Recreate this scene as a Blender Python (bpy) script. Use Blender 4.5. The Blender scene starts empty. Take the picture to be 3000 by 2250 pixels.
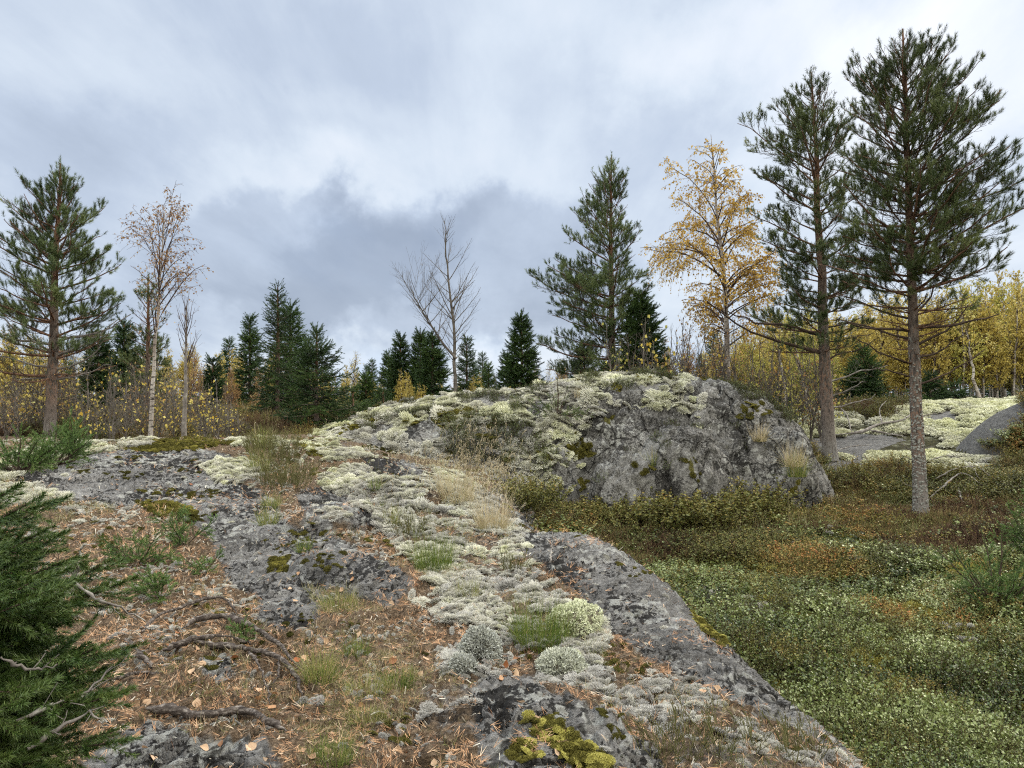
import bpy, math, random
import numpy as np
from mathutils import Vector, Matrix, Euler
C = bpy.context.scene
R = math.radians
# ------------------------------------------------------------------ camera
W_, H_, F_ = 1024.0, 768.0, 773.0
EYE = 1.6
PITCH = math.atan((395-384)/F_)
cam = bpy.data.cameras.new('camera'); cam.sensor_width = 36.0; cam.lens = 36.0*F_/W_
cam.clip_start = 0.05; cam.clip_end = 3000
camo = bpy.data.objects.new('camera', cam); C.collection.objects.link(camo)
camo.location = (0, 0, EYE); camo.rotation_euler = (R(90)+PITCH, 0, 0)
C.camera = camo
cp_, sp_ = math.cos(PITCH), math.sin(PITCH)
def ray(px, py):
    a = (px-512)/F_; b = -(py-384)/F_
    return np.array([a, cp_-b*sp_, sp_+b*cp_])
def at(px, py, Y):
    d = ray(px, py); t = Y/d[1]
    return np.array([d[0]*t, Y, EYE+d[2]*t])
K_ = 1024/2212.0
def atq(qx, qy, Y): return at(qx*K_, qy*K_, Y)
def project(p):
    x = p[..., 0]; y = p[..., 1]; z = p[..., 2]-EYE
    f = y*cp_+z*sp_; u = -y*sp_+z*cp_
    f = np.where(np.abs(f) < 1e-3, 1e-3, f)
    return 512+F_*x/f, 384-F_*u/f, f
# ------------------------------------------------------------------ world
SUN_EL, SUN_AZ = 38.0, 62.0          # azimuth measured clockwise from the view direction
w = bpy.data.worlds.new("World"); C.world = w; w.use_nodes = True
nt = w.node_tree; nt.nodes.clear()
def N(t, **k):
    n = nt.nodes.new(t)
    for a, b in k.items(): setattr(n, a, b)
    return n
def LK(a, b): nt.links.new(a, b)
def val(sock, v):
    if hasattr(v, 'is_output') or hasattr(v, 'links'): LK(v, sock)
    else: sock.default_value = v
def MA(op, a, b=0.0, c=None, clamp=False):
    n = N('ShaderNodeMath', operation=op, use_clamp=clamp); val(n.inputs[0], a); val(n.inputs[1], b)
    if c is not None: val(n.inputs[2], c)
    return n.outputs[0]
def VM(op, a, b=None):
    n = N('ShaderNodeVectorMath', operation=op); val(n.inputs[0], a)
    if b is not None: val(n.inputs[1], b)
    return n
def RAMP(f, stops, interp='LINEAR'):
    n = N('ShaderNodeValToRGB'); LK(f, n.inputs[0]); r = n.color_ramp; r.interpolation = interp
    while len(r.elements) > 1: r.elements.remove(r.elements[-1])
    r.elements[0].position = stops[0][0]; r.elements[0].color = (*stops[0][1], 1)
    for p, c in stops[1:]:
        e = r.elements.new(p); e.color = (*c, 1)
    return n.outputs[0]
def NOISE(vec, scale, detail=4, rough=.55, dist=0.0):
    n = N('ShaderNodeTexNoise'); 
    if vec is not None: LK(vec, n.inputs['Vector'])
    n.inputs['Scale'].default_value = scale; n.inputs['Detail'].default_value = detail
    n.inputs['Roughness'].default_value = rough; n.inputs['Distortion'].default_value = dist
    return n.outputs[0]
def MIX(f, a, b, mode='MIX'):
    n = N('ShaderNodeMix', data_type='RGBA', blend_type=mode); val(n.inputs[0], f)
    for s, v in ((n.inputs[6], a), (n.inputs[7], b)):
        if isinstance(v, tuple): s.default_value = (*v, 1) if len(v) == 3 else v
        else: LK(v, s)
    return n.outputs[2]
tc = N('ShaderNodeTexCoord').outputs['Generated']
nrm = VM('NORMALIZE', tc).outputs[0]
sep = N('ShaderNodeSeparateXYZ'); LK(nrm, sep.inputs[0])
zz = MA('ADD', MA('MAXIMUM', sep.outputs[2], 0.0), 0.16)
cmb = N('ShaderNodeCombineXYZ'); LK(MA('DIVIDE', sep.outputs[0], zz), cmb.inputs[0]); LK(MA('DIVIDE', sep.outputs[1], zz), cmb.inputs[1])
# rotate + stretch the cloud deck so that streaks run diagonally
mp = N('ShaderNodeMapping'); LK(cmb.outputs[0], mp.inputs[0]); mp.inputs['Rotation'].default_value = (0, 0, R(-28)); mp.inputs['Scale'].default_value = (1.0, 0.42, 1)
n1 = NOISE(mp.outputs[0], 0.75, 7, .50, .35)
n2 = NOISE(mp.outputs[0], 2.6, 9, .60, .35)
mp2 = N('ShaderNodeMapping'); LK(cmb.outputs[0], mp2.inputs[0]); mp2.inputs['Rotation'].default_value = (0, 0, R(-38)); mp2.inputs['Scale'].default_value = (1.0, 0.22, 1)
n3 = NOISE(mp2.outputs[0], 3.4, 8, .62, .5)
base = MA('ADD', MA('MULTIPLY', n1, .48), MA('ADD', MA('MULTIPLY', n2, .34), MA('MULTIPLY', n3, .24)))      # around .53
wob = N('ShaderNodeTexNoise'); LK(nrm, wob.inputs['Vector']); wob.inputs['Scale'].default_value = 7.0; wob.inputs['Detail'].default_value = 8; wob.inputs['Roughness'].default_value = .58
wv = VM('SCALE', VM('SUBTRACT', wob.outputs['Color'], (.5, .5, .5)).outputs[0]); wv.inputs[3].default_value = 0.22
dirw = VM('ADD', nrm, wv.outputs[0]).outputs[0]
t = base
def blob(qx, qy, rx, ry, amp, soft=.9):
    """a bank of cloud (amp<0 darker) round one compass direction of the sky"""
    global t
    d = ray(qx*K_, qy*K_); d = d/np.linalg.norm(d)
    s = VM('SUBTRACT', dirw, tuple(d)).outputs[0]
    s = VM('MULTIPLY', s, (1670/rx, 1670/rx, 1670/ry)).outputs[0]
    l = VM('LENGTH', s).outputs[1]
    m = N('ShaderNodeMapRange', interpolation_type='SMOOTHSTEP'); LK(l, m.inputs[0])
    m.inputs[1].default_value = 1.0; m.inputs[2].default_value = 1.0-soft; m.inputs[3].default_value = 0; m.inputs[4].default_value = amp
    t = MA('ADD', t, m.outputs[0])
blob(640, 570, 400, 150, -.17, .38); blob(980, 600, 460, 200, -.20, .38); blob(1200, 640, 300, 120, -.08); blob(430, 680, 420, 140, -.08)
blob(900, 470, 260, 90, -.13, .8)
blob(620, 400, 420, 120, .16); blob(1150, 330, 420, 150, .10)
blob(2050, 240, 560, 330, .28, 1.0); blob(1750, 60, 560, 200, .22, 1.0); blob(1250, 60, 400, 180, .12)
blob(2150, 420, 260, 140, -.14, .9); blob(1400, 330, 260, 190, -.12, .8)
blob(420, 330, 500, 170, -.10); blob(100, 330, 350, 200, -.12); blob(700, 60, 420, 150, -.12); blob(180, 120, 420, 130, .02)
blob(760, 750, 300, 60, .10, .9); blob(300, 790, 500, 60, .12); blob(1080, 800, 300, 60, .16)
blob(1250, 520, 260, 160, .05)
cloud = RAMP(t, [(0.0, (.245, .295, .385)), (.22, (.305, .360, .455)), (.42, (.41, .475, .58)), (.58, (.53, .595, .68)), (.76, (.66, .70, .76)), (1.0, (.86, .88, .90))])
# thin places where the blue shows through
nb = NOISE(mp.outputs[0], 0.55, 5, .5, .3)
blue = N('ShaderNodeMapRange', interpolation_type='SMOOTHSTEP'); LK(nb, blue.inputs[0]); blue.inputs[1].default_value = .48; blue.inputs[2].default_value = .70; blue.inputs[3].default_value = 0; blue.inputs[4].default_value = .55
cloud = MIX(blue.outputs[0], cloud, MIX(1.0, cloud, (.88, 1.0, 1.16), 'MULTIPLY'))
sky = N('ShaderNodeTexSky', sky_type='NISHITA'); sky.sun_disc = False
sky.sun_elevation = R(SUN_EL); sky.sun_rotation = R(SUN_AZ); sky.air_density = 1.0; sky.dust_density = 2.0
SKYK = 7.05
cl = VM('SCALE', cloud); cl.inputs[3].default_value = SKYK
# unseen sky behind the camera, brightened and warmed to add light on the ground
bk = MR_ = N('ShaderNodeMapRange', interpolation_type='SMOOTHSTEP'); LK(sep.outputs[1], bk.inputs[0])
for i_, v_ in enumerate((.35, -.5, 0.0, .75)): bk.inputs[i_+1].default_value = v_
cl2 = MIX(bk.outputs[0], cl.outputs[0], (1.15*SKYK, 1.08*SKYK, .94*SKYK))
# an overcast sky is brightest overhead; boosted above the frame to light the ground
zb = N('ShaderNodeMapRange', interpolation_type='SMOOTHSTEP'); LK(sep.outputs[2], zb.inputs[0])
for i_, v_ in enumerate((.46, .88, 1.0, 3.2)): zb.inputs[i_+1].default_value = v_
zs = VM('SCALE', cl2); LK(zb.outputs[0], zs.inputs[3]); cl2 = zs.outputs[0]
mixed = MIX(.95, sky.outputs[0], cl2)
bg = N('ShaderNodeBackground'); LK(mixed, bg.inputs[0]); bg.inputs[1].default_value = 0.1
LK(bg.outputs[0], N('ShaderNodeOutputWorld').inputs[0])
sl = bpy.data.lights.new('sun', 'SUN'); sl.energy = 1.5; sl.angle = R(10); sl.color = (1.0, .90, .76)
so = bpy.data.objects.new('sun', sl); C.collection.objects.link(so)
sd = Vector((math.sin(R(SUN_AZ))*math.cos(R(SUN_EL)), math.cos(R(SUN_AZ))*math.cos(R(SUN_EL)), math.sin(R(SUN_EL))))
so.rotation_euler = sd.to_track_quat('Z', 'Y').to_euler(); so.location = (30, 10, 30)
C.view_settings.view_transform = 'Standard'; C.view_settings.look = 'None'; C.view_settings.gamma = 1.0
C.view_settings.exposure = 0.95
C.cycles.pixel_filter_type = 'BLACKMAN_HARRIS'; C.cycles.filter_width = 1.15
C.cycles.use_denoising = False; C.cycles.use_adaptive_sampling = True; C.cycles.adaptive_threshold = .02
C.cycles.max_bounces = 4; C.cycles.diffuse_bounces = 2; C.cycles.glossy_bounces = 2; C.cycles.transmission_bounces = 3; C.cycles.transparent_max_bounces = 6
# ------------------------------------------------------------------ helpers
rng = np.random.default_rng(7)
_perm = np.random.default_rng(11).permutation(512).astype(np.int64)
def _h(ix, iy, iz):
    return _perm[(_perm[(_perm[ix & 511]+iy) & 511]+iz) & 511]
def vnoise(x, y, z=0.0):
    """smooth value noise, -1..1"""
    x = np.asarray(x, float); y = np.asarray(y, float); z = np.asarray(z, float)+np.zeros_like(x)
    ix = np.floor(x).astype(np.int64); iy = np.floor(y).astype(np.int64); iz = np.floor(z).astype(np.int64)
    fx, fy, fz = x-ix, y-iy, z-iz
    fx = fx*fx*fx*(fx*(fx*6-15)+10); fy = fy*fy*fy*(fy*(fy*6-15)+10); fz = fz*fz*fz*(fz*(fz*6-15)+10)
    r = 0
    for a in (0, 1):
        for b in (0, 1):
            for c in (0, 1):
                wt = (fx if a else 1-fx)*(fy if b else 1-fy)*(fz if c else 1-fz)
                r = r+wt*_h(ix+a, iy+b, iz+c)
    return r/255.5-1
def fbm(x, y, z=0.0, octv=4, gain=.5):
    s = 0; a = 1.0; n = 0
    for i in range(octv):
        s = s+a*vnoise(x*2**i+i*17.3, y*2**i+i*5.1, z*2**i+i*9.7); n += a; a *= gain
    return s/n
def sstep(a, b, x):
    t = np.clip((x-a)/(b-a), 0, 1); return t*t*(3-2*t)
def unit(v): return v/np.maximum(np.linalg.norm(v, axis=-1, keepdims=True), 1e-9)
def tag(o, label=None, cat=None, group=None, kind=None):
    for k, v in (('label', label), ('category', cat), ('group', group), ('kind', kind)):
        if v: o[k] = v
    return o
def empty(name, loc, rz=0.0, sc=1.0):
    o = bpy.data.objects.new(name, None); C.collection.objects.link(o)
    o.location = tuple(loc); o.rotation_euler = (0, 0, rz); o.scale = (sc,)*3; o.empty_display_size = .2
    return o
class MB:
    """collects vertices, faces, one material index per face and a tint 't' per vertex; build() links ONE mesh object"""
    def __init__(s): s.V = []; s.T = []; s.F = []; s.n = 0
    def add(s, V, F, m=0, t=None, sm=False):
        V = np.asarray(V, float).reshape(-1, 3); F = np.asarray(F, np.int64)
        if not len(V): return
        s.V.append(V); s.T.append(np.broadcast_to(np.asarray(.5 if t is None else t, float), (len(V),)))
        s.F.append((F+s.n, m, sm)); s.n += len(V)
    def mesh(s, name, mats, extra=None):
        V = np.concatenate(s.V); T = np.concatenate(s.T)
        me = bpy.data.meshes.new(name)
        me.vertices.add(len(V)); me.vertices.foreach_set('co', V.astype(np.float32).ravel())
        nl = sum(f.size for f, _, _ in s.F); nf = sum(len(f) for f, _, _ in s.F)
        me.loops.add(nl); me.polygons.add(nf)
        me.loops.foreach_set('vertex_index', np.concatenate([f.ravel() for f, _, _ in s.F]).astype(np.int32))
        tot = np.concatenate([np.full(len(f), f.shape[1]) for f, _, _ in s.F]); st = np.concatenate([[0], np.cumsum(tot)[:-1]])
        me.polygons.foreach_set('loop_start', st.astype(np.int32))
        me.polygons.foreach_set('material_index', np.concatenate([np.full(len(f), m) for f, m, _ in s.F]).astype(np.int32))
        me.polygons.foreach_set('use_smooth', np.concatenate([np.full(len(f), sm) for f, _, sm in s.F]))
        for m in mats: me.materials.append(m)
        a = me.attributes.new('t', 'FLOAT', 'POINT'); a.data.foreach_set('value', T.astype(np.float32))
        for k, v in (extra or {}).items():
            a = me.attributes.new(k, 'FLOAT', 'POINT'); a.data.foreach_set('value', v.astype(np.float32))
        me.update(calc_edges=True)
        return me
    def build(s, name, mats, parent=None, extra=None):
        return obj(name, s.mesh(name, mats, extra), parent)
def obj(name, me, parent=None):
    o = bpy.data.objects.new(name, me); C.collection.objects.link(o)
    if parent: o.parent = parent
    return o
def frames(T):
    ref = np.where(np.abs(T[..., 2:3]) > .9, np.array([1., 0, 0]), np.array([0, 0, 1.]))
    U = unit(np.cross(T, ref)); return U, np.cross(T, U)
def tubes(mb, P, Rd, sides=4, m=0, t=None, sm=True):
    """P (M,N,3) paths with radii Rd (M,N)"""
    P = np.asarray(P, float); Rd = np.asarray(Rd, float)
    if P.ndim == 2: P = P[None]; Rd = Rd[None]
    M, n, _ = P.shape
    T = np.empty_like(P); T[:, 1:-1] = P[:, 2:]-P[:, :-2]; T[:, 0] = P[:, 1]-P[:, 0]; T[:, -1] = P[:, -1]-P[:, -2]
    T = unit(T); U, Vv = frames(T)
    an = np.arange(sides)/sides*2*math.pi
    V = P[:, :, None]+Rd[:, :, None, None]*(np.cos(an)[:, None]*U[:, :, None]+np.sin(an)[:, None]*Vv[:, :, None])
    idx = np.arange(M*n*sides).reshape(M, n, sides)
    a = idx[:, :-1]; b = idx[:, 1:]
    F = np.stack([a, np.roll(a, -1, 2), np.roll(b, -1, 2), b], -1).reshape(-1, 4)
    tt = None if t is None else np.broadcast_to(np.asarray(t, float).reshape(-1, 1, 1) if np.ndim(t) else np.full((1, 1, 1), t), (M, n, sides)).ravel()
    mb.add(V.reshape(-1, 3), F, m, tt, sm)
def stamp(mb, PV, PF, pos, rot, sc, m=0, t=None, pt=None):
    """copies of a small prototype at pos (M,3) with rotation matrices rot (M,3,3) and scale sc; t per copy, pt per proto vertex"""
    M = len(pos)
    if M == 0: return
    sc = np.broadcast_to(np.asarray(sc, float), (M,)) if np.ndim(sc) < 2 else sc
    S = sc[:, None, None] if sc.ndim == 1 else sc[:, None, :]
    V = np.einsum('mij,mvj->mvi', rot, PV[None]*S)+pos[:, None]
    F = (PF[None]+(np.arange(M)*len(PV))[:, None, None]).reshape(-1, PF.shape[1])
    tt = np.zeros((M, len(PV)))+(.5 if t is None else np.asarray(t, float).reshape(-1, 1))
    if pt is not None: tt = tt+pt[None]
    mb.add(V.reshape(-1, 3), F, m, tt.ravel())
def rot_axis(A, r=None):
    """matrices whose Z column is A, random spin"""
    A = unit(np.asarray(A, float)); U, Vv = frames(A); r = rng if r is None else r
    s = r.uniform(0, 2*math.pi, len(A)); c, s = np.cos(s)[:, None], np.sin(s)[:, None]
    X = c*U+s*Vv; Y = np.cross(A, X)
    return np.stack([X, Y, A], -1)
# ------------------------------------------------------------------ materials
def mat(name, fn, rough=.85, spec=.25, transl=0.0):
    global nt
    m = bpy.data.materials.new(name); m.use_nodes = True; nt = m.node_tree; nt.nodes.clear()
    out = N('ShaderNodeOutputMaterial'); b = N('ShaderNodeBsdfPrincipled')
    b.inputs['Roughness'].default_value = rough; b.inputs['Specular IOR Level'].default_value = spec
    r = fn(); col, bump = (r if isinstance(r, tuple) and len(r) == 2 and not isinstance(r[0], float) else (r, None))
    if isinstance(col, tuple): b.inputs[0].default_value = (*col, 1)
    else: LK(col, b.inputs[0])
    if bump is not None:
        h, st, di = bump
        bn = N('ShaderNodeBump'); LK(h, bn.inputs['Height']); bn.inputs['Strength'].default_value = st; bn.inputs['Distance'].default_value = di
        LK(bn.outputs[0], b.inputs['Normal'])
    if transl:
        tl = N('ShaderNodeBsdfTranslucent'); mx = N('ShaderNodeMixShader'); mx.inputs[0].default_value = transl
        if isinstance(col, tuple): tl.inputs[0].default_value = (*col, 1)
        else: LK(col, tl.inputs[0])
        LK(b.outputs[0], mx.inputs[1]); LK(tl.outputs[0], mx.inputs[2]); LK(mx.outputs[0], out.inputs[0])
    else: LK(b.outputs[0], out.inputs[0])
    return m
def ATT(n='t'):
    a = N('ShaderNodeAttribute'); a.attribute_name = n; return a.outputs['Fac']
def OC():
    return N('ShaderNodeTexCoord').outputs['Object']
def MR(x, a, b, c=0.0, d=1.0, smooth=True):
    n = N('ShaderNodeMapRange', interpolation_type='SMOOTHSTEP' if smooth else 'LINEAR'); LK(x, n.inputs[0])
    for i, v in enumerate((a, b, c, d)): n.inputs[i+1].default_value = v
    return n.outputs[0]
def VOR(vec, scale, rand=1.0, feat='F1'):
    n = N('ShaderNodeTexVoronoi', feature=feat); LK(vec, n.inputs['Vector']); n.inputs['Scale'].default_value = scale; n.inputs['Randomness'].default_value = rand
    return n.outputs[0]
def SCV(vec, s):
    n = N('ShaderNodeMapping'); LK(vec, n.inputs[0]); n.inputs['Scale'].default_value = s; return n.outputs[0]
def tinted(stops, noise=0.0, sc=3.0):
    """colour from the per-vertex tint"""
    def f():
        x = ATT()
        if noise:
            x = MA('ADD', x, MA('MULTIPLY', MA('SUBTRACT', NOISE(OC(), sc, 3), .5), noise))
        return RAMP(x, stops)
    return f
# ------------------------------------------------------------------ terrain shape
class RBF:
    def __init__(s, pts, c=1.2):
        p = np.array(pts, float); s.p = p[:, :2]; s.c = c; n = len(p)
        A = np.zeros((n+3, n+3)); d = np.linalg.norm(s.p[:, None]-s.p[None], axis=2)
        A[:n, :n] = -np.sqrt(d*d+c*c)+np.eye(n)*(-.02); A[:n, n] = 1; A[:n, n+1:] = s.p; A[n, :n] = 1; A[n+1:, :n] = s.p.T
        s.w = np.linalg.solve(A, np.concatenate([p[:, 2], [0, 0, 0]])); s.n = n
    def __call__(s, x, y):
        x = np.asarray(x, float); r = s.w[s.n]+s.w[s.n+1]*x+s.w[s.n+2]*y
        for i in range(s.n):
            r = r-s.w[i]*np.sqrt((x-s.p[i, 0])**2+(y-s.p[i, 1])**2+s.c**2)
        return r
def PP(*l): return [tuple(at(*a)) for a in l]
slab_r = RBF(PP((0, 768, 3.3), (300, 768, 3.3), (600, 768, 3.3), (850, 768, 3.35), (0, 650, 4.6), (300, 650, 4.7), (550, 650, 4.75), (730, 650, 4.75),
    (0, 570, 6.2), (300, 570, 6.4), (640, 570, 6.6), (0, 520, 7.6), (200, 520, 7.8), (350, 520, 8.2), (514, 523, 8.8), (0, 480, 9.0), (200, 480, 9.6), (350, 485, 10.2),
    (450, 490, 10.6), (0, 462, 10.5), (100, 447, 11.5), (200, 441, 12.0), (300, 440, 12.3), (400, 462, 12.2), (470, 478, 12.0))
    + [(-9, 3, .25), (-9, 8, .6), (-9, 12, .85), (-3, 1, 0), (0, 1, 0), (2, 1, 0), (4, 4, 0), (4, 9, 0.1), (-6, 15, .7), (-2, 15, .7), (2, 15, .4), (-3, -3, 0), (3, -3, 0)])
base_r = RBF(PP((1024, 768, 4.9), (900, 768, 4.6), (900, 650, 7.0), (1024, 650, 7.0), (760, 620, 7.6), (800, 560, 10.5), (700, 525, 13), (830, 525, 13), (600, 520, 13.2),
    (919, 522, 13), (1024, 522, 12), (829, 458, 17), (870, 500, 14.5), (800, 425, 22.5), (900, 407, 27), (1024, 403, 27), (950, 440, 18.5), (1024, 440, 17.5), (1024, 480, 14.5), (1000, 560, 9.5))
    + [(6, 3, -.7), (9, 6, -.5), (12, 12, .2), (14, 18, 1.0), (20, 27, 1.4), (3, 2, -.8), (0, 5, -.8), (-2, 8, -.6), (-6, 8, -.2), (-9, 4, -.2), (-9, 10, .2), (-9, 14, .8), (-5, 15, .8), (-2, 16, .85),
       (0, 18, .8), (3, 20, .7), (-3, 20, .8), (-12, 20, .8), (0, 30, .7), (10, 35, .9), (-15, 35, .7), (25, 40, .9), (3, -3, -.8), (-4, -3, -.8), (2, 10, -.7), (9, 22, 1.0), (0, -12, -.5), (-20, 0, 0), (25, 5, .5)])
EDGE = np.array([[2.6, -6], [2.1, 0], [1.9, 2.2], [1.74, 3.35], [1.70, 3.6], [1.56, 4.25], [1.45, 4.75], [1.42, 5.6], [1.25, 6.6], [.98, 8.0], [.25, 8.9], [.15, 10.0], [-.1, 11.0], [.1, 12.4], [-.6, 14], [-2, 18]])
def edge_dist(x, y):
    """signed distance to the brink of the near outcrop, positive on the valley side"""
    best = np.full(np.shape(x), 1e9); sgn = np.zeros(np.shape(x))
    for a, b in zip(EDGE[:-1], EDGE[1:]):
        d = b-a; L = d@d; tt = np.clip(((x-a[0])*d[0]+(y-a[1])*d[1])/L, 0, 1)
        dx = x-a[0]-tt*d[0]; dy = y-a[1]-tt*d[1]; q = dx*dx+dy*dy
        c = d[1]*(x-a[0])-d[0]*(y-a[1])
        m = q < best; best = np.where(m, q, best); sgn = np.where(m, np.sign(c), sgn)
    return np.sqrt(best)*sgn
def bump_(x, y, cx, cy, rx, ry, h, ang=0, p=2.0):
    c, s = math.cos(ang), math.sin(ang); u = ((x-cx)*c+(y-cy)*s)/rx; v = (-(x-cx)*s+(y-cy)*c)/ry
    r = (u*u+v*v)**.5
    return h*np.clip(1-r**p, 0, 1)
def slab_h(x, y):
    z = slab_r(x, y)
    e = edge_dist(x+.10*fbm(x*1.1, y*1.1, 3.3, 3), y)
    tt = np.clip((e+.38)/.8, 0, None)
    z = z-np.where(tt < 1, .75*tt*tt, .75+1.7*(tt-1))
    z = z+.05*fbm(x*.9, y*.9, 0, 4)
    # hummocks of bare rock (world positions)
    z = z+bump_(x, y, -1.75, 7.95, .62, .42, .20, .5, 3)+bump_(x, y, -1.20, 6.2, .75, .40, .15, -.6, 3)+bump_(x, y, -1.35, 9.9, .9, .5, .16, .2, 3)
    z = z+bump_(x, y, .75, 6.9, .9, 1.5, .10, .25, 2.2)+bump_(x, y, .12, 3.55, .55, .6, .13, .2, 3)+bump_(x, y, -1.2, 3.35, .6, .35, .08, .0, 3)
    z = z+bump_(x, y, -2.3, 11.6, 1.8, .6, .10, .0, 3)
    # joints running from left-near to right-far
    u = x*.80+y*.60; v = -x*.60+y*.80
    z = z-.05*np.exp(-((np.mod(v+.25*fbm(x*.5, y*.5, 7.7, 3), 1.9)-.95)/.06)**2)*sstep(.1, .5, fbm(x*.6, y*.6, 4.4, 2)+.2)
    z = z+.012*fbm(x*5, y*5, 1.5, 4, .6)
    back = sstep(12.8, 15.0, y-.12*np.abs(x+2))
    return z-back*1.4
def base_h(x, y):
    z = base_r(x, y)
    far = sstep(30, 60, np.hypot(x, y)); z = z*(1-far)+.7*far
    z = z+.09*fbm(x*.45, y*.45, 2.2, 4)*(1+far)+.035*fbm(x*2.2, y*2.2, 6.1, 3)
    vv = sstep(12.8, 10.8, y)*sstep(0, 1.5, x)*sstep(0, 3, y); z = z-.10*vv+.13*vv*fbm(x*1.0, y*1.0, 3.9, 3)
    # low rock at the right edge
    z = z+bump_(x, y, 11.9, 17.0, 1.9, 1.7, 1.0, 0, 2.2)
    return z
KX = np.array([-6.5, -5.2, -4.18, -2.73, -1.28, .17, .99, 2.24, 2.86, 3.9, 4.75, 5.22, 5.64, 5.95, 6.25, 6.8])
KZ = np.array([-.2, .45, .78, 1.31, 1.62, 1.68, 1.84, 2.00, 2.03, 1.93, 1.72, 1.38, .92, .36, -.35, -1.6])
def smooth_interp(x, X, Z, w=.25):
    return (np.interp(x-w, X, Z)+np.interp(x+w, X, Z)+2*np.interp(x, X, Z)+np.interp(x-w/2, X, Z)+np.interp(x+w/2, X, Z))/6
def dome_h(x, y):
    wx = x+.10*fbm(x*.8, y*.8, 5.5, 3)
    K = smooth_interp(wx, KX, KZ)
    yr = np.interp(x, [-6, -2, 2, 5, 6.5], [15.6, 16, 16.2, 15.8, 15.6])
    yb = smooth_interp(x, [-6.5, -4.2, -1.5, .2, 1.2, 4.6, 5.5, 6.2, 6.6], [13.6, 13.2, 12.6, 13.0, 13.3, 13.45, 13.9, 14.5, 15.0])
    foot = np.interp(x, [-6, -4, -1.5, .1, 1.0, 6.5], [.3, .35, .20, -.15, -.5, -.7])
    n = np.interp(x, [-4, -1, .5, 1.6, 6.5], [1.5, 1.7, 2.4, 3.6, 3.8])
    s = (y-yb)/(yr-yb); s = s+.07*fbm(x*.7, y*.7, 8.8, 3)
    f = np.where(s < 0, s*2.5, 1-np.clip(1-s, 0, 1)**n)
    z = foot+np.maximum(K-foot, .02)*f+np.minimum(K-foot, 0)
    z = z-np.clip(y-yr, 0, None)**2*.16
    # stepped lobes of the steep front
    crk = np.exp(-((x-4.25+.32*(y-14))/.05)**2)+.8*np.exp(-((x-3.15-.5*(y-14))/.05)**2)+.7*np.exp(-((x-5.0+.3*(y-14.2))/.05)**2)
    z = z-.22*crk*sstep(16, 13.9, y)*sstep(13.2, 13.5, y)*1.5
    z = z+.07*sstep(.8, 1.6, x)*fbm(x*1.6, y*.8, 9.9, 4)
    # egg shaped boulder leaning on the front, ledge to its left
    for (cx, cy, rx, ry, zb, h, a) in ((2.0, 13.55, .72, .75, -.6, 1.22, .15), (.75, 13.7, .55, .6, -.5, 1.15, 0), (3.0, 13.75, .95, .8, -.5, 1.55, 0), (5.0, 14.15, .62, .7, -.6, 1.60, 0)):
        c, q = math.cos(a), math.sin(a); uu = ((x-cx)*c+(y-cy)*q)/rx; vv = (-(x-cx)*q+(y-cy)*c)/ry
        r = np.sqrt(uu*uu+vv*vv); e = np.where(r < 1, zb+h*np.sqrt(np.clip(1-r**2.6, 0, 1)), -9)
        z = np.maximum(z, e)
    return z
def ground_z(x, y):
    x = np.asarray(x, float); y = np.asarray(y, float)
    return np.maximum(np.maximum(slab_h(x, y), base_h(x, y)), dome_h(x, y))
def which(x, y):
    S, B, D = slab_h(x, y), base_h(x, y), dome_h(x, y); return np.argmax(np.stack([S, B, D]), 0)
def hit(px, py, ymin=2.5, ymax=60):
    """where the sight line through a photo point meets the ground"""
    d = ray(px, py); ts = np.geomspace(ymin, ymax, 900)
    x = d[0]*ts; y = d[1]*ts; z = EYE+d[2]*ts; g = ground_z(x, y)
    k = np.argmax(z <= g)
    if z[k] > g[k]: k = len(ts)-1
    return np.array([x[k], y[k], g[k]])
def hitq(qx, qy, **k): return hit(qx*K_, qy*K_, **k)
def gnormal(x, y, e=.04):
    a = (ground_z(x+e, y)-ground_z(x-e, y))/(2*e); b = (ground_z(x, y+e)-ground_z(x, y-e))/(2*e)
    return unit(np.stack([-a, -b, np.ones_like(a)], -1))
# ------------------------------------------------------------------ what covers the ground, drawn as outlines on the photo and laid on the terrain
def inpoly(px, py, poly):
    p = np.array(poly, float)*K_; r = np.zeros(np.shape(px), bool); j = len(p)-1
    for i in range(len(p)):
        (xi, yi), (xj, yj) = p[i], p[j]
        if yi != yj: r ^= ((yi > py) != (yj > py)) & (px < (xj-xi)*(py-yi)/(yj-yi)+xi)
        j = i
    return r
def cover(poly_list, x, y, z, wob=13.0, fr=1.7, seed=0.0):
    px, py, f = project(np.stack([x, y, z], -1))
    k = np.clip(5.0/np.maximum(f, 1), .25, 1.5)
    dx = wob*k*fbm(x*fr+seed, y*fr, seed, 6, .72); dy = wob*k*.6*fbm(x*fr, y*fr+seed+9, seed+3, 6, .72)
    r = np.zeros(np.shape(x), bool)
    for p in poly_list: r |= inpoly(px+dx, py+dy, p)
    return r & (f > .5)
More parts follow.
